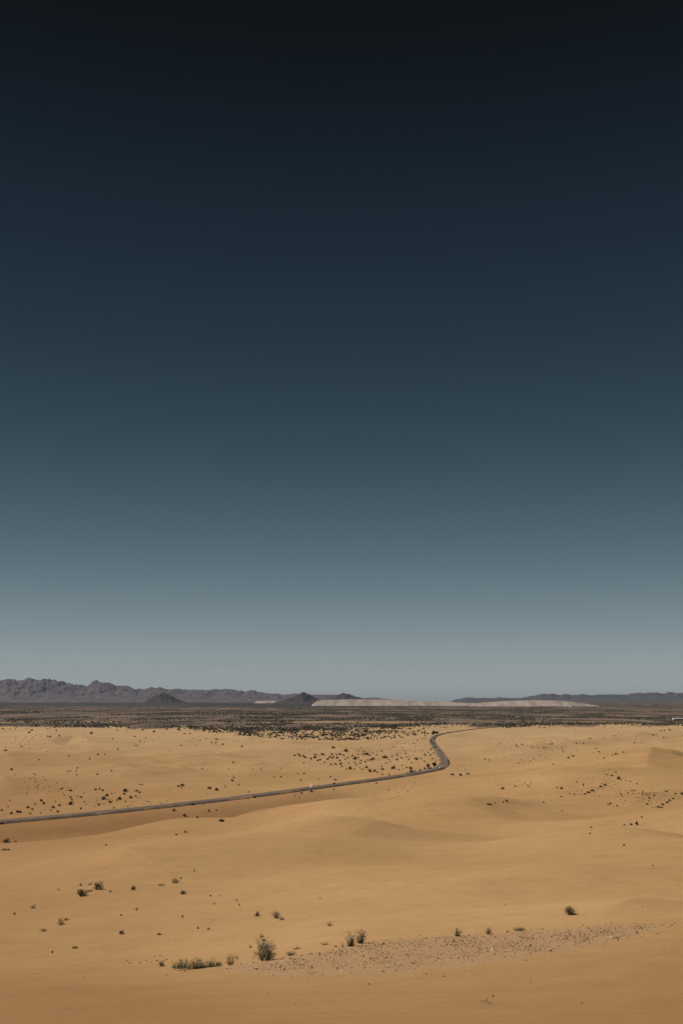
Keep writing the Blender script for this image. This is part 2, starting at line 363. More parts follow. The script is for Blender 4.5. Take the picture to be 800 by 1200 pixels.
# ---------------------------------------------------------------- ground
SAND_A = (0.386, 0.222, 0.096); SAND_B = (0.464, 0.284, 0.132)
def ground_material():
    m = mat('desert_ground', SAND_A, 0.95, 0.1); nt = m.node_tree; b = nt.nodes['Principled BSDF']; L = nt.links.new
    g = nt.nodes.new('ShaderNodeNewGeometry'); P = g.outputs['Position']
    def attr(n):
        a = nt.nodes.new('ShaderNodeAttribute'); a.attribute_name = n; return a.outputs['Fac']
    n1 = noise_node(nt, 0.012, 5, 0.55, P); r1 = ramp_node(nt, [(0.3, *SAND_A), (0.7, *SAND_B)]); L(n1.outputs[0], r1.inputs[0])
    n2 = noise_node(nt, 1.7, 6, 0.7, P); r2 = ramp_node(nt, [(0.3, 0.93, 0.92, 0.91), (0.7, 1.06, 1.06, 1.06)]); L(n2.outputs[0], r2.inputs[0])
    sand = mixc(nt, r1.outputs[0], r2.outputs[0], 1.0, 'MULTIPLY')
    n3 = noise_node(nt, 23.0, 5, 0.75, P); r3 = ramp_node(nt, [(0.35, 0.80, 0.79, 0.78), (0.65, 1.18, 1.18, 1.18)]); L(n3.outputs[0], r3.inputs[0])
    sand = mixc(nt, sand, r3.outputs[0], 1.0, 'MULTIPLY')
    n8 = noise_node(nt, 0.22, 13, 0.78, P); r8 = ramp_node(nt, [(0.34, 0.89, 0.875, 0.86), (0.5, 1.0, 1.0, 1.0), (0.66, 1.09, 1.095, 1.10)]); L(n8.outputs[0], r8.inputs[0])
    sand = mixc(nt, sand, (0.295, 0.154, 0.060), attr('shade_tone'))  # redder, darker sand colour with vignette and slope shade painted in
    sand = mixc(nt, sand, r8.outputs[0], 1.0, 'MULTIPLY')
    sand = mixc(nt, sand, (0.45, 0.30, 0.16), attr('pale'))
    # stony interdune floor
    n4 = noise_node(nt, 9.0, 6, 0.8, P); r4 = ramp_node(nt, [(0.36, 0.19, 0.115, 0.066), (0.5, 0.36, 0.225, 0.125), (0.68, 0.47, 0.34, 0.23)]); L(n4.outputs[0], r4.inputs[0])
    sand = mixc(nt, sand, r4.outputs[0], math_node(nt, 'MULTIPLY', attr('gravel'), 0.5))
    # scrub plain
    mp = nt.nodes.new('ShaderNodeMapping'); L(P, mp.inputs[0]); mp.inputs['Scale'].default_value = (0.0055, 0.0014, 0)
    n5 = noise_node(nt, 1.0, 8, 0.62, mp.outputs[0])
    r5 = ramp_node(nt, [(0.38, 0.044, 0.036, 0.026), (0.49, 0.108, 0.077, 0.058), (0.62, 0.22, 0.155, 0.112)]); L(n5.outputs[0], r5.inputs[0])
    col = mixc(nt, sand, r5.outputs[0], attr('plain'))
    col = mixc(nt, col, (0.030, 0.028, 0.030), math_node(nt, 'MULTIPLY', attr('bajada'), 0.95))
    L(col, b.inputs['Base Color'])
    # wind ripples and grains
    mp2 = nt.nodes.new('ShaderNodeMapping'); L(P, mp2.inputs[0]); mp2.inputs['Rotation'].default_value = (0, 0, R(14))
    wv = nt.nodes.new('ShaderNodeTexWave'); wv.inputs['Scale'].default_value = 0.55; wv.inputs['Distortion'].default_value = 5.0
    wv.inputs['Detail'].default_value = 3; wv.inputs['Detail Scale'].default_value = 1.2; wv.bands_direction = 'Y'; L(mp2.outputs[0], wv.inputs['Vector'])
    n6 = noise_node(nt, 30, 3, 0.7, P); n7 = noise_node(nt, 0.35, 5, 0.6, P)
    h = math_node(nt, 'ADD', math_node(nt, 'MULTIPLY', wv.outputs['Fac'], 0.042), math_node(nt, 'MULTIPLY', n6.outputs[0], 0.012))
    h = math_node(nt, 'ADD', h, math_node(nt, 'MULTIPLY', n7.outputs[0], 0.10))
    bp = nt.nodes.new('ShaderNodeBump'); bp.inputs['Strength'].default_value = 0.8; bp.inputs['Distance'].default_value = 1.0
    L(h, bp.inputs['Height']); L(bp.outputs[0], b.inputs['Normal'])
    return m
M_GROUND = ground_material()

GR_UP = [(255, 1134), (300, 1128), (340, 1122), (400, 1111), (440, 1104), (480, 1100), (540, 1097), (600, 1093), (660, 1088), (720, 1085.5), (792, 1082)]
GR_LO = [(255, 1136), (300, 1143), (350, 1146), (400, 1143), (480, 1140), (560, 1131), (620, 1122), (680, 1112), (720, 1103), (792, 1083.5)]
def inside_gravel_px(px, py, soft=4.0):
    u = np.interp(px, *zip(*GR_UP)); l = np.interp(px, *zip(*GR_LO))
    m = np.clip((py - u) / 1.5 + 0.6, 0, 1) * np.clip((l - py) / soft + 0.4, 0, 1)
    return m * (px > 240) * (px < 796)
def to_px(x, y, z):
    dz = z - CAM_Z
    F = y * math.cos(PITCH) + dz * math.sin(PITCH); U = -y * math.sin(PITCH) + dz * math.cos(PITCH)
    return 400 + FPX * x / F, 600 - FPX * U / F

az_f = np.linspace(R(-25), R(25), 760)
az_c = np.concatenate([np.linspace(R(25), R(60), 36)[1:], np.linspace(R(60), R(300), 46)[1:-1], np.linspace(R(300), R(335), 36)[:-1]])
AZ = np.concatenate([az_f, az_c]); NA = len(AZ)
RR = np.concatenate([np.geomspace(1.0, 30, 170)[:-1], np.geomspace(30, 120, 330)[:-1], np.geomspace(120, 3400, 620)[:-1], np.geomspace(3400, RADIUS, 110)]); NR = len(RR)
rr, aa = np.meshgrid(RR, AZ, indexing='ij')
gx, gy = (rr * np.sin(aa)).ravel(), (rr * np.cos(aa)).ravel()
gz = z_ground(gx, gy)
V = np.column_stack([np.append(gx, 0), np.append(gy, 0), np.append(gz, CAM_Z - 1.62)])
ii = np.arange(NR - 1)[:, None] * NA; jj = np.arange(NA)[None, :]; jn = (jj + 1) % NA
F = np.stack([ii + jj, ii + jn, ii + NA + jn, ii + NA + jj], -1).reshape(-1, 4)[:, ::-1]
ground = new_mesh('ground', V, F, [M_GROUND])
tag(ground, kind='structure')
def put_attr(o, name, vals):
    a = o.data.attributes.new(name, 'FLOAT', 'POINT'); a.data.foreach_set('value', np.append(vals, vals[0]).astype(np.float32))
s_, d_, r_ = polar(gx, gy)
put_attr(ground, 'plain', plain_mask(gx, gy))
ppx, ppy = to_px(gx, np.maximum(gy, 0.3), gz)
put_attr(ground, 'gravel', np.where((gy > 30) & (gy < 90), inside_gravel_px(ppx + 5 * vnoise(gx / 1.2, gy / 1.2, 8), ppy + 2.5 * vnoise(gx / 1.5, gy / 1.0, 6)), 0))
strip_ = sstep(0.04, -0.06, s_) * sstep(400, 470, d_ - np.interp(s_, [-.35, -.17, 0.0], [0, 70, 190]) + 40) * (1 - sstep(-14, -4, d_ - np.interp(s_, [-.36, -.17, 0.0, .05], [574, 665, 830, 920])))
TONE_STRIP = strip_  # orange sand below the road, with the bank's shade put into the colour
put_attr(ground, 'shade_tone', np.clip(0.5 * TONE_STRIP + 0.7 * sstep(0.0, -0.36, s_) + 0.25 * sstep(0.15, 0.36, s_) * sstep(220, 60, d_) + 0.85 * sstep(85, 24, d_) + 0.22 * fbm(gx / 240, gy / 150, 3, 77), 0, 1.1) * (1 - sstep(700, 1700, d_)) * 0.9)  # lens vignette painted into the sand at the sides and near ground, plus random patches
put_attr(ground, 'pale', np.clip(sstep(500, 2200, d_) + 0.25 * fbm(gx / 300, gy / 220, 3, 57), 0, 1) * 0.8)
put_attr(ground, 'bajada', sstep(9000, 15000, d_ * (1 + 0.12 * fbm(s_ * 14, s_ * 0, 3, 5))) * (1 - sstep(0.0, 0.12, s_) * 0.6))

# ---------------------------------------------------------------- mountains and hills far off
def rock_mat(name, c1, c2, scale):
    return mottled(name, c1, c2, scale, 0.95, 10)
M_RANGE = rock_mat('range_rock', (0.052, 0.045, 0.060), (0.128, 0.102, 0.122), 0.0042)
M_BUTTE = rock_mat('dark_rock', (0.024, 0.019, 0.022), (0.062, 0.048, 0.052), 0.008)
M_BLUE = rock_mat('far_rock', (0.038, 0.038, 0.050), (0.085, 0.075, 0.085), 0.004)
def streak_mat(name, c1, c2):
    m = mat(name, c1, 0.95, 0.1); nt = m.node_tree; g = nt.nodes.new('ShaderNodeNewGeometry'); mp = nt.nodes.new('ShaderNodeMapping')
    mp.inputs['Scale'].default_value = (0.011, 0.0012, 0.010); nt.links.new(g.outputs['Position'], mp.inputs[0])
    n = noise_node(nt, 1.0, 6, 0.65, mp.outputs[0]); r = ramp_node(nt, [(0.34, *c1), (0.62, *c2)]); nt.links.new(n.outputs[0], r.inputs[0])
    nt.links.new(r.outputs[0], nt.nodes['Principled BSDF'].inputs['Base Color']); return m
M_TAIL = streak_mat('pale_spoil', (0.26, 0.205, 0.18), (0.43, 0.345, 0.30)) or rock_mat('pale_spoil', (0.29, 0.215, 0.185), (0.45, 0.345, 0.295), 0.009)

def range_mesh(name, sil, dist, depth, m, rough=0.5, seed=1, step=0.7, base=0.0, flat=False, fscale=1.0, crest_noise=1.0, lift=1.04):
    sx = np.array([p[0] for p in sil], float); sy = np.array([p[1] for p in sil], float)
    px = np.arange(sx[0], sx[-1] + 1e-3, step); crest = np.interp(px, sx, sy)
    if not flat:
        crest = crest - 0.6 - crest_noise * 0.8 * (ridged(px / 9.0, px * 0 + seed, 3, seed + 50) - 0.62)
    nv = 46; v = np.linspace(0, 1, nv)
    vc = 0.35 if flat else 0.55                     # where the skyline crest sits in the depth of the range
    P, Vv = np.meshgrid(px, v, indexing='ij')
    dd = dist + depth * (Vv - vc)
    X = (P - 400) / FPX / math.cos(PITCH) * dd / 1.0 * 0.982
    top = CAM_Z - dist * tan_of(crest)
    g0 = z_base(X.ravel(), dd.ravel()).reshape(X.shape)
    hgt = np.maximum(top[:, None] - g0, 0) * (1.0 if flat else lift)
    if flat:
        env = np.clip(np.minimum(Vv / vc, (1 - Vv) / (1 - vc) * 1.6), 0, 1)
        gul = 1 - rough * 0.25 * (1 - ridged(X / (300 * fscale), dd / (1500 * fscale), 3, seed)) * (1 - np.abs(env * 2 - 1))
        H = hgt * np.clip(env * 1.25, 0, 1) * gul
    else:
        env = np.where(Vv < vc, (Vv / vc)**1.25, ((1 - Vv) / (1 - vc))**0.9)
        rn = 0.5 * ridged(X / (1300 * fscale), dd / (1900 * fscale), 5, seed) + 0.5 * ridged(X / (430 * fscale), dd / (800 * fscale), 5, seed + 8)
        mod = 1 - 1.35 * rough * (1 - np.clip(rn, 0, 1)) * (1 - np.exp(-((Vv - vc) / 0.1)**2) * 0.75)
        small = 1 + crest_noise * (0.17 * (ridged(X / (420 * fscale), dd / (520 * fscale), 3, seed + 3) - 0.6) + 0.12 * (ridged(X / (170 * fscale), dd / (260 * fscale), 3, seed + 6) - 0.6))
        H = hgt * env * mod * small
    Z = g0 + H - 4.0 * (H < 1.0)
    n, k = X.shape
    Vt = np.stack([X, dd, Z], -1).reshape(-1, 3)
    i = np.arange(n - 1)[:, None] * k; j = np.arange(k - 1)[None, :]
    Fq = np.stack([i + j, i + k + j, i + k + j + 1, i + j + 1], -1).reshape(-1, 4)
    o = new_mesh(name, Vt, Fq, [m], smooth=False); tag(o, kind='structure'); return o

LEFT = [(-60, 800), (-30, 798), (0, 796), (8, 794.5), (14, 792.5), (20, 794.5), (27, 796), (33, 795), (40, 792.8), (46, 795), (54, 793.5), (62, 793), (70, 795.2), (78, 796), (85, 798), (92, 800.3), (100, 800.5), (107, 801.5), (113, 798.4),
        (120, 797.8), (127, 800), (133, 799.8), (140, 802), (148, 802), (156, 804), (165, 806.3), (172, 807), (180, 805.5), (190, 805.2), (200, 806.8), (212, 806.5), (225, 807.4), (240, 807), (250, 808), (262, 807), (270, 806.2), (276, 805.8), (284, 807.5), (292, 808.6), (300, 809.5), (308, 811.5), (320, 812.5), (332, 814), (345, 813), (356, 813.5), (368, 814), (380, 813.5), (392, 814.5), (404, 815), (412, 816), (425, 818.3), (440, 817.8), (448, 818.6), (455, 819.2), (462, 823)]
range_mesh('mountain_range', LEFT, 25000, 6500, M_RANGE, 0.5, 3, lift=1.13, crest_noise=0.75)
range_mesh('dark_butte', [(160, 826), (168, 824.5), (176, 821), (184, 816.5), (190, 814), (195, 812.8), (199, 813), (204, 815.5), (211, 819.5), (218, 822.5), (228, 825.5), (236, 826.2)], 15500, 1700, M_BUTTE, 0.3, 9, 0.4, fscale=0.3, lift=1.13)
range_mesh('dark_hill', [(312, 826.5), (322, 824), (331, 821), (338, 818), (344, 816.8), (350, 813.6), (354, 810.6), (358, 810.4), (361, 812.6), (366, 816), (374, 819.4), (384, 823), (392, 826)], 17000, 1800, M_BUTTE, 0.45, 12, 0.4, fscale=0.3, lift=1.1)
range_mesh('dark_peak', [(384, 822), (392, 815.5), (397, 812.5), (402, 811), (407, 811.8), (413, 813.8), (419, 816), (426, 819.5), (434, 822)], 22000, 2000, M_BUTTE, 0.4, 14, 0.4, fscale=0.4)
RIGHT = [(522, 825), (530, 820.4), (538, 818.6), (543, 816.8), (548, 817), (555, 818.4), (565, 818), (575, 818.2), (582, 817), (590, 817.6), (597, 818), (606, 817.6), (614, 816.4), (622, 815), (628, 813.2), (632, 812), (637, 813), (641, 812), (646, 812.4), (651, 814.2), (657, 812.8), (664, 814.2), (680, 814.2), (700, 814), (715, 813.6), (735, 812.6), (752, 811.6), (765, 811), (780, 810.8), (795, 811.2), (815, 811), (840, 813), (870, 812), (900, 816), (930, 824)]
range_mesh('mountain_mesa', RIGHT, 29000, 5000, M_BLUE, 0.35, 21)
range_mesh('spoil_heap', [(366, 826), (373, 820.8), (385, 820.2), (410, 819.6), (440, 819.8), (470, 820), (488, 821.4), (500, 822), (512, 821.6), (530, 823.2), (552, 824), (575, 827)], 13500, 900, M_TAIL, 0.8, 31, 0.5, flat=True, fscale=0.6)
range_mesh('spoil_terrace', [(545, 828), (556, 824), (572, 822.6), (595, 821.2), (620, 820.6), (650, 821), (668, 822.8), (680, 824.6), (692, 826.6), (700, 828)], 12600, 900, M_TAIL, 0.8, 35, 0.5, flat=True, fscale=0.6)
range_mesh('spoil_ridge', [(296, 825.5), (303, 821.6), (316, 820.8), (326, 821.4), (334, 825.5)], 19000, 700, M_TAIL, 0.5, 39, 0.5, flat=True, fscale=0.5)

# haze: the desert air between here and the ranges
hz = []
for X in (-46000, 46000):
    for Y in (-46000, 46000):
        for Z in (-14.0, 1000.0): hz.append((X, Y, Z))
HF = [(0, 1, 3, 2), (4, 6, 7, 5), (0, 4, 5, 1), (2, 3, 7, 6), (0, 2, 6, 4), (1, 5, 7, 3)]
mh = bpy.data.materials.new('haze_air'); mh.use_nodes = True; mh.node_tree.nodes.clear()
ho = mh.node_tree.nodes.new('ShaderNodeOutputMaterial'); hv = mh.node_tree.nodes.new('ShaderNodeVolumePrincipled')
hv.inputs['Color'].default_value = (0.72, 0.85, 1.0, 1); hv.inputs['Density'].default_value = HAZE_DENSITY; hv.inputs['Anisotropy'].default_value = 0.0
mh.node_tree.links.new(hv.outputs[0], ho.inputs['Volume'])
tag(new_mesh('haze', hz, HF, [mh], smooth=False), kind='stuff')

# ---------------------------------------------------------------- road on its low embankment
M_ASPH = mottled('worn_asphalt', (0.10, 0.074, 0.059), (0.165, 0.12, 0.092), 0.05, 0.9)
M_SHLD = mottled('shoulder_gravel', (0.12, 0.088, 0.068), (0.20, 0.142, 0.102), 0.15, 0.95)
nt = M_SHLD.node_tree; bs = nt.nodes['Principled BSDF']; g_ = nt.nodes.new('ShaderNodeNewGeometry'); nz = noise_node(nt, 0.035, 6, 0.7, g_.outputs['Position'])
src = bs.inputs['Base Color'].links[0].from_socket; rz_ = ramp_node(nt, [(0.52, 0, 0, 0), (0.62, 1, 1, 1)]); nt.links.new(nz.outputs[0], rz_.inputs[0])
nt.links.new(mixc(nt, src, (0.40, 0.25, 0.12), rz_.outputs[0]), bs.inputs['Base Color'])    # sand blown over the shoulder
M_YEL = mat('yellow_paint', (0.34, 0.23, 0.06), 0.7); M_LINE = mat('worn_white_line', (0.36, 0.34, 0.31), 0.7); M_WPT = mat('white_paint', (0.78, 0.77, 0.74), 0.7)
seg = np.diff(ROAD, axis=0); tn = np.vstack([seg, seg[-1:]]); tn[1:-1] = seg[:-1] + seg[1:]; tn /= np.linalg.norm(tn, axis=1)[:, None]
nrm = np.column_stack([tn[:, 1], -tn[:, 0]])
acc = np.concatenate([[0], np.cumsum(np.linalg.norm(seg, axis=1))])
wide = np.interp(np.arange(len(ROAD)) / (len(ROAD) - 1), [0, 0.35, 0.42, 0.5, 0.6, 0.72, 0.8, 1], [0.84, 0.78, 0.70, 0.66, 0.66, 0.64, 0.6, 0.4])
def strip(name, offs, mats, kind='structure'):
    k = len(offs); Vs = []
    for p, q, wd in zip(ROAD, nrm, wide):
        for o_, z_ in offs: Vs.append((p[0] + q[0] * o_ * wd, p[1] + q[1] * o_ * wd, z_))
    n = len(ROAD); i = np.arange(n - 1)[:, None] * k; j = np.arange(k - 1)[None, :]
    Fq = np.stack([i + j, i + j + 1, i + k + j + 1, i + k + j], -1).reshape(-1, 4)[:, ::-1]
    return tag(new_mesh(name, Vs, Fq, mats, smooth=False), kind=kind)
strip('road_embankment', [(-9.4, -0.35), (-6.3, 1.10), (-5.7, 1.15), (5.7, 1.15), (6.3, 1.10), (9.4, -0.35)], [M_SHLD])
strip('road', [(-4.4, 1.19), (0, 1.25), (4.4, 1.19)], [M_ASPH])
strip('road_edge_line', [(-4.05, 1.20), (-3.9, 1.203)], [M_LINE]); strip('road_edge_line', [(3.9, 1.203), (4.05, 1.20)], [M_LINE])
strip('road_centre_line', [(-0.22, 1.254), (-0.08, 1.257)], [M_YEL]); strip('road_centre_line', [(0.08, 1.257), (0.22, 1.254)], [M_YEL])

# ---------------------------------------------------------------- shrubs
def leaf_mat(name, a, b, rough=0.8):
    m = mat(name, a, rough, 0.15); nt = m.node_tree; bs = nt.nodes['Principled BSDF']
    at = nt.nodes.new('ShaderNodeAttribute'); at.attribute_name = 'tint'
    r = ramp_node(nt, [(0.0, *a), (1.0, *b)]); nt.links.new(at.outputs['Fac'], r.inputs[0]); nt.links.new(r.outputs[0], bs.inputs['Base Color'])
    return m
M_LEAF = leaf_mat('creosote_leaf', (0.085, 0.103, 0.060), (0.22, 0.245, 0.155))
M_GREY = leaf_mat('grey_leaf', (0.15, 0.175, 0.122), (0.34, 0.37, 0.275))
M_DARK = leaf_mat('dark_leaf', (0.045, 0.046, 0.030), (0.105, 0.10, 0.065))
M_DRY = leaf_mat('dry_twig', (0.12, 0.075, 0.042), (0.24, 0.16, 0.095))
M_STEM = leaf_mat('shrub_stem', (0.09, 0.07, 0.05), (0.19, 0.15, 0.11))
MATS = {'leaf': M_LEAF, 'grey': M_GREY, 'dark': M_DARK, 'dry': M_DRY}

def tubes(paths, radii, rg):
    """bent tapering twigs: each path an (n,3) array"""
    Vs, Fs, Cs = [], [], []; off = 0
    for P, r0 in zip(paths, radii):
        n = len(P); c = rg.random()
        for k, p in enumerate(P):
            r = r0 * (1 - 0.75 * k / (n - 1))
            for q in range(3):
                a = q * 2.0944 + k * 0.3; Vs.append((p[0] + r * math.cos(a), p[1] + r * math.sin(a), p[2]))
        for k in range(n - 1):
            for q in range(3):
                a, b = off + k * 3 + q, off + k * 3 + (q + 1) % 3
                Fs.append((a, b, b + 3, a + 3)); Cs.append(c)
        off += n * 3
    return Vs, Fs, Cs

def leaves(pts, size, rg, up=0.3, slim=0.5):
    n = len(pts); pts = np.asarray(pts)
    a = rg.normal(size=(n, 3)); a[:, 2] = np.abs(a[:, 2]) + up; a /= np.linalg.norm(a, axis=1)[:, None]
    b = np.cross(a, rg.normal(size=(n, 3))); b /= np.linalg.norm(b, axis=1)[:, None] + 1e-9
    s = size * rg.uniform(0.6, 1.4, n)[:, None]
    Vs = np.stack([pts - b * s * slim * 0.5, pts + a * s * 0.55 - b * s * slim * 0.1, pts + a * s, pts + b * s * slim * 0.5 + a * s * 0.3], 1).reshape(-1, 3)
    Fs = np.arange(n * 4).reshape(n, 4)
    return Vs, Fs, rg.random(n)

def shrub_geo(kind, W, H, seed, detail=1.0):
    """twig paths and leaf positions of one shrub, W wide and H tall in metres"""
    rg = np.random.default_rng(seed); paths, rad, lv = [], [], []
    if kind in ('dome', 'open'):
        lob = [(rg.uniform(-.24, .24) * W, rg.uniform(-.24, .24) * W, rg.uniform(.7, 1.05)) for _ in range(5)]
        n = int((60 if kind == 'dome' else 40) * detail)
        for k in range(n):
            lx, ly, lh = lob[k % 5]; az = rg.uniform(0, 6.283); el = rg.uniform(0.02, 1.0)**(1.0 if k % 3 else 2.5)
            tip = np.array([lx + math.cos(az) * W * 0.40 * math.cos(el * 1.35) * rg.uniform(.75, 1.15), ly + math.sin(az) * W * 0.40 * math.cos(el * 1.35) * rg.uniform(.75, 1.15), H * lh * (0.12 + 0.88 * math.sin(el * 1.5)) * rg.uniform(.8, 1.05)])
            base = np.array([lx * 0.8, ly * 0.8, -0.05 * H]); mid = (base + tip) / 2 + np.array([0, 0, 0.08 * H]) + rg.normal(size=3) * 0.03 * W
            paths.append(np.array([base, mid, tip])); rad.append(0.010 * W + 0.003)
            m = int((30 if kind == 'dome' else 16) * detail)
            t = rg.uniform(0.3, 1.06, m)[:, None]**0.8
            pp = np.where(t < .5, base + (mid - base) * t * 2, mid + (tip - mid) * (t - .5) * 2) + rg.normal(size=(m, 3)) * 0.05 * W
            pp[:, 2] = np.abs(pp[:, 2]); lv.append(pp)
        ls = 0.062 * W
    elif kind == 'spiky':
        n = int(26 * detail)
        for k in range(n):
            az = rg.uniform(0, 6.283); lean = abs(rg.normal(0, 0.6)); l = H * rg.uniform(.45, 1.0) * (1.12 if k < 3 else 0.9)
            b = np.array([rg.normal() * .12 * W, rg.normal() * .12 * W, -0.03 * H])
            tip = b + np.array([math.cos(az) * lean * l * .8, math.sin(az) * lean * l * .8, l * (1 - .25 * lean)]); mid = (b + tip) / 2 + np.array([math.cos(az), math.sin(az), 0]) * .05 * W
            paths.append(np.array([b, mid, tip])); rad.append(0.014 * W + 0.003)
            m = int(22 * detail); t = rg.uniform(0.0, 0.95, m)[:, None]**1.4
            lv.append(b + (tip - b) * t + rg.normal(size=(m, 3)) * 0.035 * H)
        ls = 0.075 * H
    elif kind == 'mat':
        n = int(40 * detail)
        for k in range(n):
            az = rg.uniform(0, 6.283); r = W * .5 * math.sqrt(rg.uniform(0.05, 1)); tip = np.array([math.cos(az) * r, math.sin(az) * r * .5, H * rg.uniform(.3, 1) * (1 - (r / (W * .55))**2 * .7)])
            b = tip * np.array([.5, .5, 0]); paths.append(np.array([b, (b + tip) / 2 + np.array([0, 0, .1 * H]), tip])); rad.append(0.006 * W + .003)
            m = int(20 * detail); lv.append(tip * np.array([1, 1, .6]) + rg.normal(size=(m, 3)) * np.array([.06 * W, .04 * W, .22 * H]))
        ls = 0.05 * W
    elif kind == 'row':
        n = int(120 * detail)
        for k in range(n):
            u = rg.uniform(-.5, .5); b = np.array([u * W, rg.normal() * .035 * W, -.02]); clump = 0.55 + 0.45 * math.sin(u * 31 + seed) * math.sin(u * 13)
            l = H * rg.uniform(.35, 1) * (0.6 + 0.4 * clump) * (1 - 0.35 * (abs(u) * 2)**3); az = rg.uniform(0, 6.283); lean = abs(rg.normal(0, .3))
            tip = b + np.array([math.cos(az) * lean * l, math.sin(az) * lean * l, l]); paths.append(np.array([b, (b + tip) / 2 + rg.normal(size=3) * .03, tip])); rad.append(0.011)
            m = int(24 * detail); t = rg.uniform(0, .95, m)[:, None]**1.6
            lv.append(b + (tip - b) * t + rg.normal(size=(m, 3)) * .05)
        ls = 0.075
    else:                                               # dead twigs lying and standing
        n = int(24 * detail)
        for k in range(n):
            az = rg.uniform(0, 6.283); l = W * .5 * rg.uniform(.5, 1.1); e = rg.uniform(0.05, .9)
            b = np.array([rg.normal() * .1 * W, rg.normal() * .06 * W, -.01]); tip = b + np.array([math.cos(az) * l * math.cos(e), math.sin(az) * l * .6 * math.cos(e), H * math.sin(e) * rg.uniform(.6, 1.2)])
            paths.append(np.array([b, (b + tip) / 2 + rg.normal(size=3) * .05 * W, tip])); rad.append(0.014 * W + .003)
            m = int(5 * detail); t = rg.uniform(.3, 1, m)[:, None]; lv.append(b + (tip - b) * t + rg.normal(size=(m, 3)) * .04 * W)
        ls = 0.045 * W
    lv = np.concatenate(lv); lv[:, 2] = np.maximum(lv[:, 2], 0.01)
    return paths, rad, lv, ls, rg

def px_scale(p):                                       # photo pixels per metre at ground point p
    F = p[1] * math.cos(PITCH) + (p[2] - CAM_Z) * math.sin(PITCH); return FPX / F

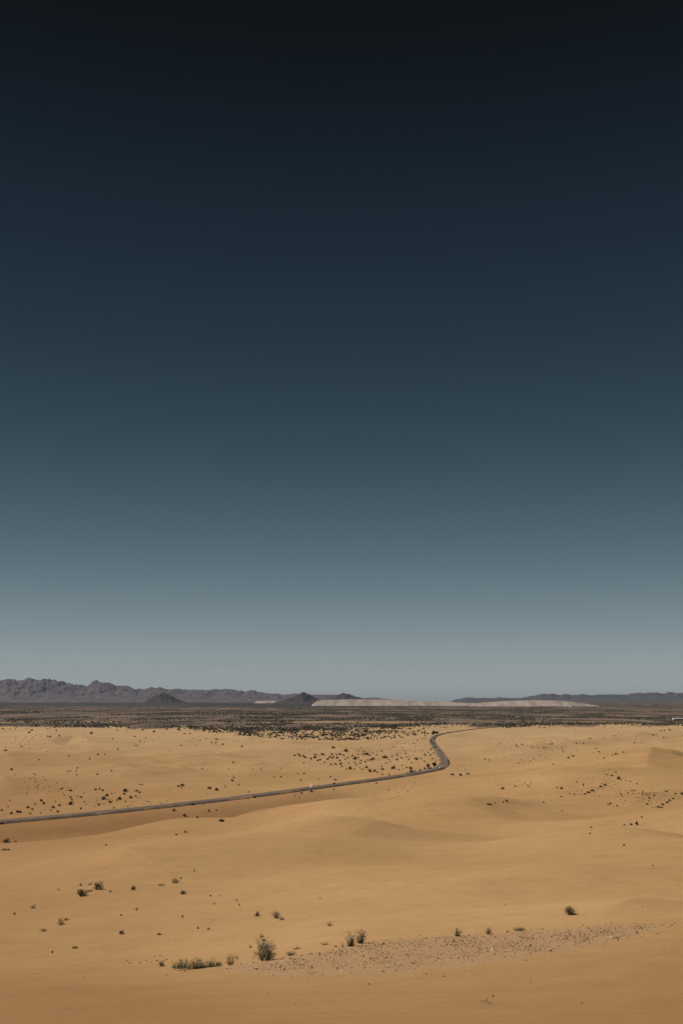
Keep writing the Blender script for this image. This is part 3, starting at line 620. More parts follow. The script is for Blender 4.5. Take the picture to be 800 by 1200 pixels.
#  x, y of its foot in the photo, width, height (photo pixels), form, leaf, label
FRONT = [
    (311, 1126, 26, 25, 'dome', 'grey', 'largest grey-green rounded shrub, standing on the upper edge of the gravel band'),
    (232, 1135, 56, 15, 'row', 'grey', 'long low row of upright grey-green twigs at the left end of the gravel band'),
    (270, 1131, 13, 13, 'open', 'leaf', 'small open shrub between the long twig row and the largest rounded shrub'),
    (277.5, 1124, 7, 7, 'dead', 'leaf', 'wispy sprig leaning out behind the small open shrub beside the twig row'),
    (411, 1109, 13, 19, 'spiky', 'leaf', 'sparse spiky plant with tall thin stems, left of a close pair on the gravel edge'),
    (423, 1105.5, 10, 20, 'spiky', 'dark', 'darker spiky plant with one tall stem, right of a close pair on the gravel edge'),
    (402, 1110, 7, 7, 'dead', 'leaf', 'thin leafless sprig just left of the pair of tall spiky plants'),
    (536, 1097, 12, 12, 'spiky', 'leaf', 'compact bristly tuft on the upper gravel edge, midway along the band'),
    (572, 1094.5, 12, 8, 'open', 'grey', 'pale wispy shrub on the gravel edge between bristly tuft and flat black mat'),
    (608, 1091, 15, 5.5, 'mat', 'dark', 'flat blackish mat of growth on the upper gravel edge'),
    (668, 1072, 13, 11, 'dome', 'dark', 'lone dark bushy shrub on bare sand above the right half of the gravel band'),
    (324, 1076, 13, 10, 'open', 'leaf', 'medium open shrub on bare sand above the largest rounded shrub'),
    (330, 1078, 7, 3.5, 'mat', 'leaf', 'low mat standing in for shadow of the medium open shrub above the largest one'),  # leafy mat added where the shrub's cast shadow falls
    (301.5, 1073.5, 7, 5, 'dome', 'dark', 'small dark tuft left of the medium open shrub above the largest one'),
    (386, 1085, 13, 7, 'dead', 'dry', 'brown twiggy dead bush on bare sand above the pair of spiky plants'),
    (375, 1053.5, 6, 4, 'dead', 'dry', 'small brown dead sprig high on the bare sand above the twiggy dead bush'),
    (306.5, 1099, 6, 6, 'open', 'leaf', 'small sprig just above the crown of the largest rounded shrub'),
    (309.5, 1103, 6, 3, 'mat', 'dark', 'flat dark scrap of growth directly above the largest rounded shrub'),
    (314, 1099.5, 4, 4, 'dead', 'dry', 'tiny brown twig up and right of the largest rounded shrub'),
    (293.5, 1110.5, 4, 3, 'dome', 'dark', 'tiny dark tuft left of the crown of the largest rounded shrub'),
    (347, 1112.5, 15, 5, 'dead', 'dry', 'low brown strip of dry twigs right of the largest rounded shrub'),
    (341, 1120, 14, 6, 'mat', 'leaf', 'low grey-green mat hugging the gravel right of the largest rounded shrub'),
    (381, 1107.5, 15, 5, 'dead', 'dry', 'curved strip of dry brown stalks above the gravel, left of the spiky pair'),
    (189, 1132.5, 8, 7, 'dome', 'dark', 'little dark rounded tuft alone just left of the long twig row'),
    (203.5, 1134, 5, 4, 'dome', 'leaf', 'tiny tuft touching the left tip of the long twig row'),
    (96.2, 1050, 12, 8.5, 'dome', 'dark', 'solid dark dome-shaped shrub, nearer of the two big ones on the left slope'),
    (115.5, 1042.5, 12, 9.5, 'dome', 'leaf', 'ragged dark shrub, farther of the two big ones on the left slope'),
    (106, 1037.5, 4.5, 3.2, 'dome', 'dark', 'little dark tuft touching the left of the ragged big shrub on the left slope'),
    (94.5, 1038, 4, 3, 'dome', 'dark', 'little dark tuft up the sand from the solid dome-shaped shrub'),
    (104.5, 1044.8, 8, 2.2, 'mat', 'dry', 'thin brown mat lying between the two big shrubs on the left slope'),
    (130, 1045.3, 2.6, 2, 'dome', 'dry', 'tiny brown tuft just right of the ragged big shrub on the left slope'),
    (69, 1043.4, 4.5, 2.6, 'mat', 'dark', 'small flat tuft alone well left of the solid dome-shaped shrub'),
    (156.3, 1043, 6, 4.2, 'dome', 'dark', 'small dark shrub midway between the big left pair and the shrub with two specks'),
    (189, 1038, 8, 2.6, 'mat', 'leaf', 'low flat sprig just left of the ragged shrub at the top of the left slope'),
    (205.5, 1035, 9, 6.2, 'dome', 'leaf', 'ragged shrub at the top of the left slope with specks beside it'),
    (212, 1030, 2.6, 2, 'dome', 'dry', 'tiny tuft up and right of the ragged shrub at the top of the left slope'),
    (214.5, 1047.6, 7, 5, 'dome', 'dark', 'dark shrub just below the ragged shrub at the top of the left slope'),
    (227.5, 1021, 4.5, 3.6, 'open', 'leaf', 'highest small sprig on the left slope, alone on bare sand'),
    (250.5, 1060, 4.5, 3.4, 'open', 'leaf', 'small sprig below the lone white stone on the open sand'),
    (246.7, 1050.5, 2.4, 2, 'dome', 'dry', 'tiny brown tuft just left of the lone white stone'),
    (39.5, 1064.6, 7.5, 5, 'open', 'leaf', 'small open shrub near the left edge, up the sand from the forked shrub'),
    (17.2, 1072, 3.2, 2.6, 'dome', 'dark', 'small dark tuft nearest the left edge of the lower slope'),
    (72.5, 1084, 10, 9, 'open', 'leaf', 'forked medium shrub on the lower left slope with a side branch'),
    (79, 1078.5, 7, 3.4, 'mat', 'dark', 'flat branch of growth at the upper right of the forked shrub'),
    (51, 1091.5, 8, 4, 'mat', 'dark', 'low dark shrub below and left of the forked shrub'),
    (61.5, 1117, 3.4, 3, 'dome', 'dark', 'tiny dark tuft, lowest on the far left sand'),
    (88, 1111.5, 7, 4, 'mat', 'dark', 'low dark shrub trailing to the right on the lowest left sand'),
    (142.7, 1094.6, 6.5, 4.6, 'dome', 'leaf', 'small rounded shrub alone on the sand between the forked shrub and the twig row'),
    (142, 1073.5, 3, 2.2, 'dome', 'dry', 'tiny brown tuft above the small rounded shrub on the lower sand'),
    (160.6, 1067, 3.8, 3.2, 'dome', 'leaf', 'tiny green tuft up and right of the small rounded shrub on the lower sand'),
    (214, 1075.4, 4.2, 3.4, 'dome', 'leaf', 'tiny tuft in the open sand above the long twig row'),
    (186.6, 1095.5, 5.5, 2.2, 'mat', 'dry', 'flat brown scrap of growth left of the fallen white speck'),
    (232, 1088.4, 3.2, 2.2, 'dome', 'dark', 'left of two tiny tufts on the sand above the twig row'),
    (244.5, 1089.4, 3.2, 2.2, 'dome', 'dark', 'right of two tiny tufts on the sand above the twig row'),
    (277, 1056, 4.6, 3.6, 'open', 'leaf', 'small sprig right of the lone white stone, alone on bare sand'),
    (280.5, 1061, 2.6, 2, 'dome', 'dry', 'tiny brown tuft below the sprig right of the lone white stone'),
    (8.5, 987, 8, 5, 'dome', 'dark', 'dark shrub leaning on the dune crest at the left edge below the road'),
    (7.5, 996.5, 10, 2.2, 'mat', 'dark', 'thin dark strip of growth just inside the crest at the left edge'),
    (217, 976, 3.8, 3.2, 'dome', 'dark', 'right of two small dark tufts on smooth sand below the road embankment'),
    (207, 979, 2.8, 2.2, 'dome', 'dark', 'left of two small dark tufts on smooth sand below the road embankment'),
    (125, 991, 2.4, 2, 'dome', 'dark', 'single tiny dark tuft on the smooth left dune above the big shrub pair'),
]
fpos = ground_at([f[0] for f in FRONT], [f[1] for f in FRONT], z_ground)
for k, (f, p) in enumerate(zip(FRONT, fpos)):
    px, py, wp, hp, form, leaf, label = f
    sc = px_scale(p); W, H = wp / sc, hp / sc * 1.04
    big = wp > 9
    det = 1.0 if big else (0.6 if wp > 5 else 0.32)
    paths, rad, lv, ls, rg = shrub_geo(form, W, H, 100 + k, det)
    ls = max(ls, 0.55 / sc * (0.9 if big else 1.3))
    nm = 'dry_shrub' if leaf == 'dry' else 'desert_shrub'
    root = empty(nm, tuple(p), label, 'dry plant' if leaf == 'dry' else 'shrub', 'shrubs on the near sand')
    Vs, Fs, Cs = tubes(paths, rad, rg); new_mesh('stems', Vs, Fs, [M_DRY if leaf == 'dry' else M_STEM], root, cols=Cs)
    Vl, Fl, Cl = leaves(lv, ls, rg); new_mesh('foliage', Vl, Fl, [MATS[leaf]], root, smooth=False, cols=Cl)

# middle distance: one mesh each, a few px tall in the photo
def small_shrub_proto(seed, leaf, form='dome'):
    paths, rad, lv, ls, rg = shrub_geo(form, 1.0, 0.62 if form == 'dome' else 0.3, seed, 0.5)
    lv = lv[rg.permutation(len(lv))[:200]]
    Vs, Fs, Cs = tubes(paths[:10], rad[:10], rg); Vl, Fl, Cl = leaves(lv, 0.19, rg, slim=0.8)
    V = np.vstack([np.asarray(Vs), Vl]); F = [tuple(a) for a in Fs] + [tuple(int(i) + len(Vs) for i in a) for a in Fl]
    me = new_mesh('desert_shrub', V, F, [M_STEM, MATS[leaf]], smooth=False, mat_idx=[0] * len(Fs) + [1] * len(Fl), cols=list(Cs) + list(Cl))
    return me
PROTO = [small_shrub_proto(500 + i, 'dark' if i < 4 else ('leaf' if i < 8 else 'dry'), 'mat' if i in (3, 7) else 'dome') for i in range(10)]

MID = []   # (x, y, width px, height px, region)
def reg(name, pts, dw=3.0):
    for p in pts:
        x, y = p[0], p[1]; wd = p[2] if len(p) > 2 else dw; h = p[3] if len(p) > 3 else max(wd * 0.62, 1.5)
        MID.append((x, y, wd, h, name))
reg('dark shrub on the sand above the left end of the road', [(48.7, 939, 4), (51.5, 942.5, 4), (33, 947, 4), (38.5, 949, 3), (41.6, 943, 2.6), (22.4, 952.3, 6, 2.2), (13.3, 954, 4), (2.4, 950.4, 3.4), (63, 947, 4), (70, 944.5, 3.6), (68, 952, 3.4), (82.7, 943.2, 6), (82.7, 935, 3.2), (84.5, 937.5, 3), (95, 935, 3.2), (91, 933.8, 2), (95, 948.3, 3.2), (99, 940, 2.4), (12, 938.8, 2), (10, 946.4, 2), (36, 954, 3, 1.6), (48, 953.5, 2, 1.5), (60, 950, 2), (65.5, 940, 2)])
reg('shrub on the far bank across the road, left of the white sign', [(112, 926, 3.2), (117, 925.3, 2.6), (120.5, 926.8, 3.6, 1.8), (125.4, 932.8, 5.6, 2.2), (121.5, 937.2, 5.6), (129.7, 941, 4), (127.5, 938, 2.2), (116, 943.7, 3.6), (147, 928, 5.2, 4), (146, 931, 3.8, 2), (140.6, 937.2, 5), (137.5, 938.4, 2.2), (153.7, 935.6, 4.6), (159, 933.5, 2.6), (160, 927.5, 4, 2), (164, 929.2, 3.6, 1.8), (147, 939.8, 2.6), (133.5, 947.2, 2.6), (131, 930.6, 2), (164, 919.8, 2.2), (167, 920.5, 2), (150, 946, 2)])
reg('shrub between the left road stretch and the sandy rise behind', [(209.4, 922, 3.4), (213.7, 921, 4.2, 2), (245.6, 924.4, 5.4, 2), (254, 926.6, 4.8), (264, 922.7, 2.2), (272, 915.6, 3.8), (274, 912, 3, 1.6), (279.6, 920.5, 2.8), (291, 928.6, 2.2), (213, 923.3, 2), (273, 894, 2.8), (237, 901.4, 2.6), (305.7, 902.3, 2.2), (329, 911, 2.6), (321, 911.4, 2), (356, 907, 2.4), (356, 895, 2.2), (387, 910.8, 2.6), (393, 914.6, 3.4, 1.8), (352, 914.8, 2.4, 1.5), (349, 907.3, 2), (373, 914, 2)])
reg('dark clump hugging the near edge of the straight road', [(226, 943.6, 3.2, 2.4), (290.4, 936, 2.6), (298, 935.2, 3.2, 2.6), (203.7, 950.6, 4.2), (244.6, 950.4, 3.2), (253.7, 950, 2.2), (216, 956.5, 4.2), (231.5, 958.6, 3.2), (259.5, 963, 6.4, 2.6), (245.4, 951.4, 2.2), (353.5, 930, 3.4, 1.8), (365, 928.4, 3.8, 2), (2.4, 966, 4), (19, 987, 3, 1.6), (441, 918.2, 2.8, 1.6), (391, 925.8, 2.4, 1.4)])
reg('big black rounded shrub on the far road edge right of the white sign', [(391.2, 920.6, 5.4, 3.4)])
cl = [(345, 886), (349.5, 884.7), (351.5, 886.6), (355, 886.6), (357.5, 888.3, 3.8), (364.3, 890, 3.6), (368.7, 888.6, 4.2), (369.3, 885), (372.5, 892), (375, 891), (378, 885, 4), (380, 894.7, 2.8), (383.7, 890.5, 3.2), (386.2, 887.8), (389.3, 889, 3.4), (388.7, 884.6), (388, 896.5), (393, 896), (395, 889), (398, 892, 2.6), (398, 884.5), (399, 896)]
reg('dark shrub at the left of the dense patch above the road', cl)
b5 = [(118, 325, 5, 3), (5, 378), (40, 385), (65, 415), (75, 440), (85, 470), (30, 450), (125, 495), (160, 495, 4.4, 3.4), (200, 496), (115, 402), (140, 390), (180, 370), (205, 400, 5, 3.4), (235, 390), (200, 432), (215, 457), (255, 440), (265, 415), (300, 352), (320, 357, 4), (280, 352), (345, 366), (380, 400, 3.6), (360, 408, 4.2), (410, 362), (315, 482, 4), (275, 498), (348, 518, 4.2, 3.4), (390, 514, 3.8), (415, 527), (250, 483, 2), (300, 427), (330, 412), (150, 436, 2), (98, 366), (70, 356), (35, 361), (235, 320, 2), (290, 330, 2), (375, 345, 2), (230, 355, 2)]
reg('dark shrub in the middle of the dense patch above the road', [(390 + p[0] / 8, 840 + p[1] / 8) + tuple(p[2:]) for p in b5], 2.7)
b6 = [(465, 498, 3.8), (455, 470, 2.4), (485, 386, 5.4, 2), (535, 426, 2), (600, 367), (597, 408, 3), (560, 490, 5.2, 3.2), (615, 501, 2), (460, 546), (525, 550), (505, 440, 2), (555, 376, 2), (690, 480), (728, 490, 5, 3), (765, 512), (780, 401, 4.4, 2.4), (735, 436, 2.4), (710, 405, 2.2), (575, 468, 2.4), (640, 390, 2), (680, 350, 2), (650, 460, 2), (455, 325, 2.4)]
reg('scattered shrub between the dense patch and the road bend', [(390 + p[0] / 8, 840 + p[1] / 8) + tuple(p[2:]) for p in b6], 2.6)
reg('dark shrub on the inside of the road bend', [(482, 906.6, 7, 4), (478, 907, 4, 2), (501, 899, 5, 4), (514.2, 897, 2.4), (503.5, 902, 7.4, 2.2), (497.6, 885.8, 2.8), (504, 885.4, 2.8), (504.5, 879, 2.2, 2.2), (501, 882.2, 2), (497, 893, 2.6), (493, 889.6, 2), (488, 890.5, 4, 2.4), (506.5, 889.5, 2.4), (510, 893, 2.2), (508, 883, 2.2), (492, 903.5, 3, 2), (498, 901.6, 3, 2.2)])
reg('small shrub on bare sand left of the upper road bend', [(497.5, 860.5, 2.2), (501, 860.5, 3), (498, 863, 2.6), (498.5, 866, 2), (495, 866, 2), (489, 868, 2), (484, 872, 2)])
reg('small shrub on the far left dune near the dark scrub line', [(46, 890.8, 2.4), (81, 886.4, 2.2), (91, 900.6, 2.4), (89.5, 903.6, 2), (79, 904.8, 2.2), (90, 908.6, 2.2), (70, 863, 3, 1.8), (58.6, 864, 3, 1.6), (56, 863.4, 2), (25.4, 875.3, 2.4), (6.7, 880, 4, 1.4), (34.6, 859, 3, 1.4), (14, 902.5, 3.4), (82.5, 904, 2), (72, 925, 3, 1.6), (83, 927, 4, 1.6), (40, 907.5, 2)])
reg('small shrub on the pale rise below the dark scrub line', [(107, 860, 4), (180.6, 858, 3.2), (158, 863.8, 2.6), (114.7, 885, 3), (123, 884.8, 2), (105, 890, 2.4), (131, 904, 2.6), (114.4, 908, 2.6), (132, 866.5, 2), (171, 865.5, 2), (158, 874.3, 2), (160.5, 874.3, 2), (138.5, 878.5, 3, 1.5), (164, 869.6, 2), (209.7, 856, 4.2), (238.4, 857.2, 3.6), (251, 858.2, 4.2), (258, 858, 3), (253.7, 866.6, 3.2, 1.6), (248, 870.7, 2.6), (253, 870.7, 2), (261, 873, 2.8), (283.5, 875.7, 3), (212, 874, 2), (234.5, 868, 2), (390.6, 877, 4.2, 1.8)])
reg('small shrub on the smooth dune right of the road bend', [(588, 924.8, 4.2, 2.2), (593, 939, 3.8, 2), (572.7, 943.4, 6, 1.6), (603, 921.8, 2.2), (579, 941.6, 2), (589, 940.6, 2), (636.5, 940.8, 2.4), (648, 896.2, 2), (568, 890.2, 2.8), (573, 891, 2.4), (586, 871.4, 2), (604.5, 874, 2.4), (611.7, 873, 2.4), (623, 876.8, 2.2), (636.5, 877, 2.4), (644, 872.3, 2), (647, 872.2, 2.4), (607, 895, 2, 1.3)])
reg('small shrub dotted across the right-hand dune slope', [(657.5, 924.8, 4), (652, 923.3, 2.4), (657, 934.2, 2.8), (667, 930.8, 2.2), (672.5, 931.6, 2.6), (665.7, 888.8, 3.4, 1.8), (671, 886.6, 3.4, 1.8), (674.7, 871.8, 2.2), (658, 951, 2), (685, 931.3, 3.4, 1.8), (689, 929.4, 4, 1.8), (693.5, 927.4, 4.4, 2), (703.5, 922.4, 3.4, 1.6), (708.5, 920.6, 3.8, 1.8), (724.3, 913.2, 5, 3), (721, 905.8, 2.4), (710.7, 908.4, 2.4), (727, 931, 2.8), (735, 929.6, 2.6), (739, 927, 2.2), (742, 927, 2.8), (675, 917, 2), (683, 919.5, 2), (738, 916.5, 2), (746, 919, 2), (683, 921, 2, 1.3), (716.5, 909.5, 3, 1.4), (728.5, 933.8, 2)])
reg('small shrub near the right edge of the dune slope', [(752.4, 929, 2.8), (752, 931.6, 2.4), (756, 930.6, 2), (760.5, 936, 3.2), (766, 933, 3.2, 1.6), (758, 943, 3), (760, 938.8, 2), (784, 939, 3.4), (781, 941, 3.4), (788.5, 936.6, 3), (798.5, 931.4, 4, 2.6), (791, 930.8, 2.8), (776, 943.6, 4, 1.8), (771, 946.4, 4, 1.8), (775, 947, 3, 1.6), (780, 928, 3, 1.4), (730, 882, 2.4), (721, 884.3, 3.4, 1.6), (717, 885.4, 2), (691, 866, 2.2), (765, 862, 2.4), (777, 864.6, 2.2), (774, 857, 2.4), (778, 856.6, 2.2), (784, 856, 3), (683, 871.8, 2), (698, 877.8, 2), (702, 882, 3, 1.4), (707, 889, 2.2), (743, 871, 2)])
reg('small shrub below the right-hand slope on open sand', [(714.5, 942.4, 3.2), (712, 943.5, 2.4), (751, 958, 2.6), (746, 966.8, 4, 4), (739, 967, 4, 2), (731, 967, 2.2), (690.5, 977.4, 2.6), (730.5, 991.2, 3), (764, 1014.8, 2), (722.5, 945, 3, 1.4), (692, 970, 2.2)])

mpos = ground_at([m[0] for m in MID], [m[1] for m in MID], z_ground)
order = sorted(range(len(MID)), key=lambda k: MID[k][4])
used = set()
for k in order:
    x, y, wp, hp, label = MID[k]; p = mpos[k]; sc = px_scale(p)
    big = wp >= 3.6; n = len([m for m in MID if m[4] == label])
    lab = label if n == 1 else (('larger ' if big else 'small ') + label.replace('small ', '').replace('dark shrub', 'dark shrub'))
    i = (k * 7) % 3 if wp > 2.9 else (4 + (k * 7) % 3 if wp > 2.15 else 8 + k % 2)
    if hp / wp < 0.48: i = 3 if k % 2 else 7
    src = PROTO[i]
    if i not in used: o = src; used.add(i)
    else: o = src.copy(); C.objects.link(o)
    zs = 0.62 if i not in (3, 7) else 0.3
    W, H = wp / sc, hp / sc
    o.location = tuple(p); o.rotation_euler = (0, 0, random.uniform(0, 6.28)); o.scale = (W * 1.02, W * 0.95, H / zs)
    tag(o, lab, 'shrub', lab.replace('shrub', 'shrubs').replace('clump', 'clumps'))
for i, o in enumerate(PROTO):
    if i not in used: bpy.data.objects.remove(o)

# ---------------------------------------------------------------- uncounted scrub: sandy belt and the plain
def scrub(name, pts, Ws, Hs, seed, m):
    """low lumpy bushes, many of them, in one mesh"""
    rg = np.random.default_rng(seed); n = len(pts)
    base = np.array([(math.cos(a), math.sin(a), 0.0) for a in np.arange(6) * math.pi / 3] + [(0.72 * math.cos(a + .5), 0.72 * math.sin(a + .5), 0.62) for a in np.arange(5) * 2 * math.pi / 5] + [(0, 0, 1.0)])
    fc = []
    for q in range(6):
        a = q; b = (q + 1) % 6; t = 6 + int(q * 5 / 6) % 5; u = 6 + int((q + 1) * 5 / 6) % 5
        fc.append((a, b, t)); 
        if u != t: fc.append((b, u, t))
    for q in range(5): fc.append((6 + q, 6 + (q + 1) % 5, 11))
    fc = np.array(fc)
    jit = rg.uniform(0.6, 1.3, (n, 12, 1)) * base[None] + rg.normal(size=(n, 12, 3)) * 0.1
    V = jit * np.stack([Ws * .5, Ws * .5, Hs], 1)[:, None, :] + pts[:, None, :]; V[:, :6, 2] = pts[:, None, 2] - 0.2
    F = (fc[None] + (np.arange(n) * 12)[:, None, None]).reshape(-1, 3)
    return new_mesh(name, V.reshape(-1, 3), F, [m], smooth=False, cols=np.repeat(rg.random(n), len(fc)))
M_SCRUB = leaf_mat('plain_scrub', (0.034, 0.033, 0.020), (0.09, 0.078, 0.050))

rg = np.random.default_rng(11)
# belt on the sand in front of the plain
pxs = rg.uniform(180, 500, 9000); pys = rg.uniform(850, 869, 9000)
lo = np.interp(pxs, [180, 230, 260, 300, 350, 400, 440, 470, 500], [853, 856, 859, 864, 868, 868, 867, 866, 861])
hi = np.interp(pxs, [180, 260, 300, 400, 450, 500], [849, 850, 851, 849, 850, 849])
den = (pys < lo) * (pys > hi) * (0.18 + 0.9 * sstep(-0.1, 0.45, fbm(pxs / 24, pys / 3.0, 3, 4))) * np.clip((lo - pys) / 6 + 0.25, 0.15, 1) * np.interp(pxs, [180, 230, 280, 420, 470, 500], [.2, .5, 1, 1, .45, .1])
keep = rg.random(9000) < den * 1.25
bp_ = ground_at(pxs[keep], pys[keep], z_ground, d0=1200, d1=6000, n=500)
n = len(bp_); Wb = rg.uniform(2.2, 5.2, n)
b1 = scrub('scrub', bp_, Wb, Wb * rg.uniform(.42, .7, n), 3, M_SCRUB); tag(b1, kind='stuff')
# faint dry tufts too small to count, dotted over the dunes
cxy = []
for cx, cy, rx, ry, n_ in [(755, 934, 34, 12, 110), (715, 915, 22, 8, 40), (690, 928, 14, 6, 30), (620, 874, 40, 6, 45), (610, 920, 22, 4, 22), (600, 890, 30, 6, 20), (40, 915, 24, 10, 50), (60, 925, 40, 8, 40), (120, 938, 50, 10, 40), (35, 868, 40, 8, 30),
                           (250, 868, 60, 10, 45), (290, 905, 60, 14, 40), (190, 940, 60, 5, 50), (430, 885, 70, 14, 110), (480, 880, 30, 16, 70), (460, 925, 40, 6, 26), (330, 930, 80, 8, 30), (540, 900, 14, 6, 10), (735, 862, 50, 8, 40), (660, 880, 40, 10, 30)]:
    cxy.append(np.column_stack([cx + rg.normal(0, rx * .55, n_), cy + rg.normal(0, ry * .55, n_)]))
cxy = np.vstack(cxy); tp = ground_at(cxy[:, 0], cxy[:, 1], z_ground, d0=300, d1=6000, n=700)
dr_ = dist_poly(tp[:, 0], tp[:, 1], ROADC); tp = tp[dr_ > 11]
Wt = rg.uniform(0.9, 1.7, len(tp)) * tp[:, 1] / FPX
tag(scrub('dry_tufts', tp, Wt, Wt * .55, 8, M_DRY), kind='stuff')
# thicket line along the far sand edge and the plain behind
N = 85000
s0 = rg.uniform(-0.42, 0.42, N); d0 = np.exp(rg.uniform(math.log(1950), math.log(15000), N))
e = d_edge(s0); q = d0 / e
f1 = fbm(s0 * 16, np.log(d0) * 9, 4, 44); f2 = fbm(s0 * 60, np.log(d0) * 30, 3, 45)
den = sstep(-0.15, 0.5, f1 + 0.45 * f2)
line = np.exp(-((q - 1.04 - 0.02 * f2) / 0.045)**2)
den = np.where(q < 0.975, 0.10 * sstep(0.80, 0.97, q) * sstep(-0.1, 0.4, f2 + f1), np.clip(den * (0.40 + 0.55 * sstep(1.12, 1.5, q)) + line * 0.85 * sstep(-0.45, 0.15, f1 + 0.5 * f2), 0, 1))
keep = rg.random(N) < den
s0, d0 = s0[keep], d0[keep]; x0 = s0 * d0
p0 = np.column_stack([x0, d0, z_ground(x0, d0)])
n = len(p0); gsc = np.interp(d0, [2300, 3200, 6000, 15000], [1, 1.0, 1.25, 2.2]); Ws = rg.uniform(3.0, 7.5, n) * gsc; Hs = rg.uniform(1.6, 3.4, n) * np.interp(d0, [2300, 15000], [1, 1.3])
tag(scrub('scrub', p0, Ws, Hs, 5, M_SCRUB), kind='stuff')

# ---------------------------------------------------------------- stones in the gravel band
def stone_mesh(pts, sizes, rg):
    n = len(pts); t = (1 + 5**.5) / 2
    b = np.array([(-1, t, 0), (1, t, 0), (-1, -t, 0), (1, -t, 0), (0, -1, t), (0, 1, t), (0, -1, -t), (0, 1, -t), (t, 0, -1), (t, 0, 1), (-t, 0, -1), (-t, 0, 1)]) / 1.9
    fc = np.array([(0, 11, 5), (0, 5, 1), (0, 1, 7), (0, 7, 10), (0, 10, 11), (1, 5, 9), (5, 11, 4), (11, 10, 2), (10, 7, 6), (7, 1, 8), (3, 9, 4), (3, 4, 2), (3, 2, 6), (3, 6, 8), (3, 8, 9), (4, 9, 5), (2, 4, 11), (6, 2, 10), (8, 6, 7), (9, 8, 1)])
    V = b[None] * rg.uniform(.7, 1.25, (n, 12, 1)); sc = rg.uniform(.65, 1.2, (n, 1, 3)); sc[:, :, 2] *= 0.75
    a = rg.uniform(0, 6.28, n); V = V * sc * sizes[:, None, None] * .5
    x = V[..., 0] * np.cos(a)[:, None] - V[..., 1] * np.sin(a)[:, None]; y = V[..., 0] * np.sin(a)[:, None] + V[..., 1] * np.cos(a)[:, None]
    V = np.stack([x, y, V[..., 2]], -1) + pts[:, None, :]; V[..., 2] += sizes[:, None] * 0.12
    return V.reshape(-1, 3), (fc[None] + (np.arange(n) * 12)[:, None, None]).reshape(-1, 3)
m_st = mat('stones', (0.2, 0.14, 0.1), 0.9, 0.2); nt = m_st.node_tree
at = nt.nodes.new('ShaderNodeAttribute'); at.attribute_name = 'tint'
rp = ramp_node(nt, [(0.0, 0.10, 0.055, 0.03), (0.3, 0.22, 0.13, 0.07), (0.7, 0.40, 0.25, 0.14), (0.92, 0.50, 0.36, 0.25), (0.97, 0.66, 0.56, 0.47)])
nt.links.new(at.outputs['Fac'], rp.inputs[0]); nt.links.new(rp.outputs[0], nt.nodes['Principled BSDF'].inputs['Base Color'])
N = 46000; gxp = rg.uniform(240, 796, N); gyp = rg.uniform(1078, 1158, N)
g = inside_gravel_px(gxp + rg.normal(0, 3, N), gyp + rg.normal(0, 2.2, N), 16.0) * (0.35 + 0.75 * sstep(-.2, .4, fbm(gxp / 22, gyp / 7, 3, 61))) * np.interp(gxp, [250, 300, 420, 780], [.3, .55, .9, 1])
up = np.interp(gxp, *zip(*GR_UP)); g = g * np.interp(gyp - up, [0, 6, 22, 36], [1, 1, .55, .25])
keep = rg.random(N) < g
gp = ground_at(gxp[keep], gyp[keep], z_ground, d0=30, d1=110, n=160)
lone = ground_at(rg.uniform(0, 800, 260), 1060 + 140 * rg.random(260)**1.3, z_ground, d0=14, d1=160, n=300)
gp = np.vstack([gp, lone])
sz = np.clip(rg.lognormal(math.log(0.042), 0.52, len(gp)), 0.018, 0.17)
sz = sz * np.clip(gp[:, 1] / 60, 0.28, 1.0)
Vg, Fg = stone_mesh(gp, sz, rg)
tag(new_mesh('gravel', Vg, Fg, [m_st], smooth=False, cols=np.repeat(rg.random(len(gp)), 20)), kind='stuff')

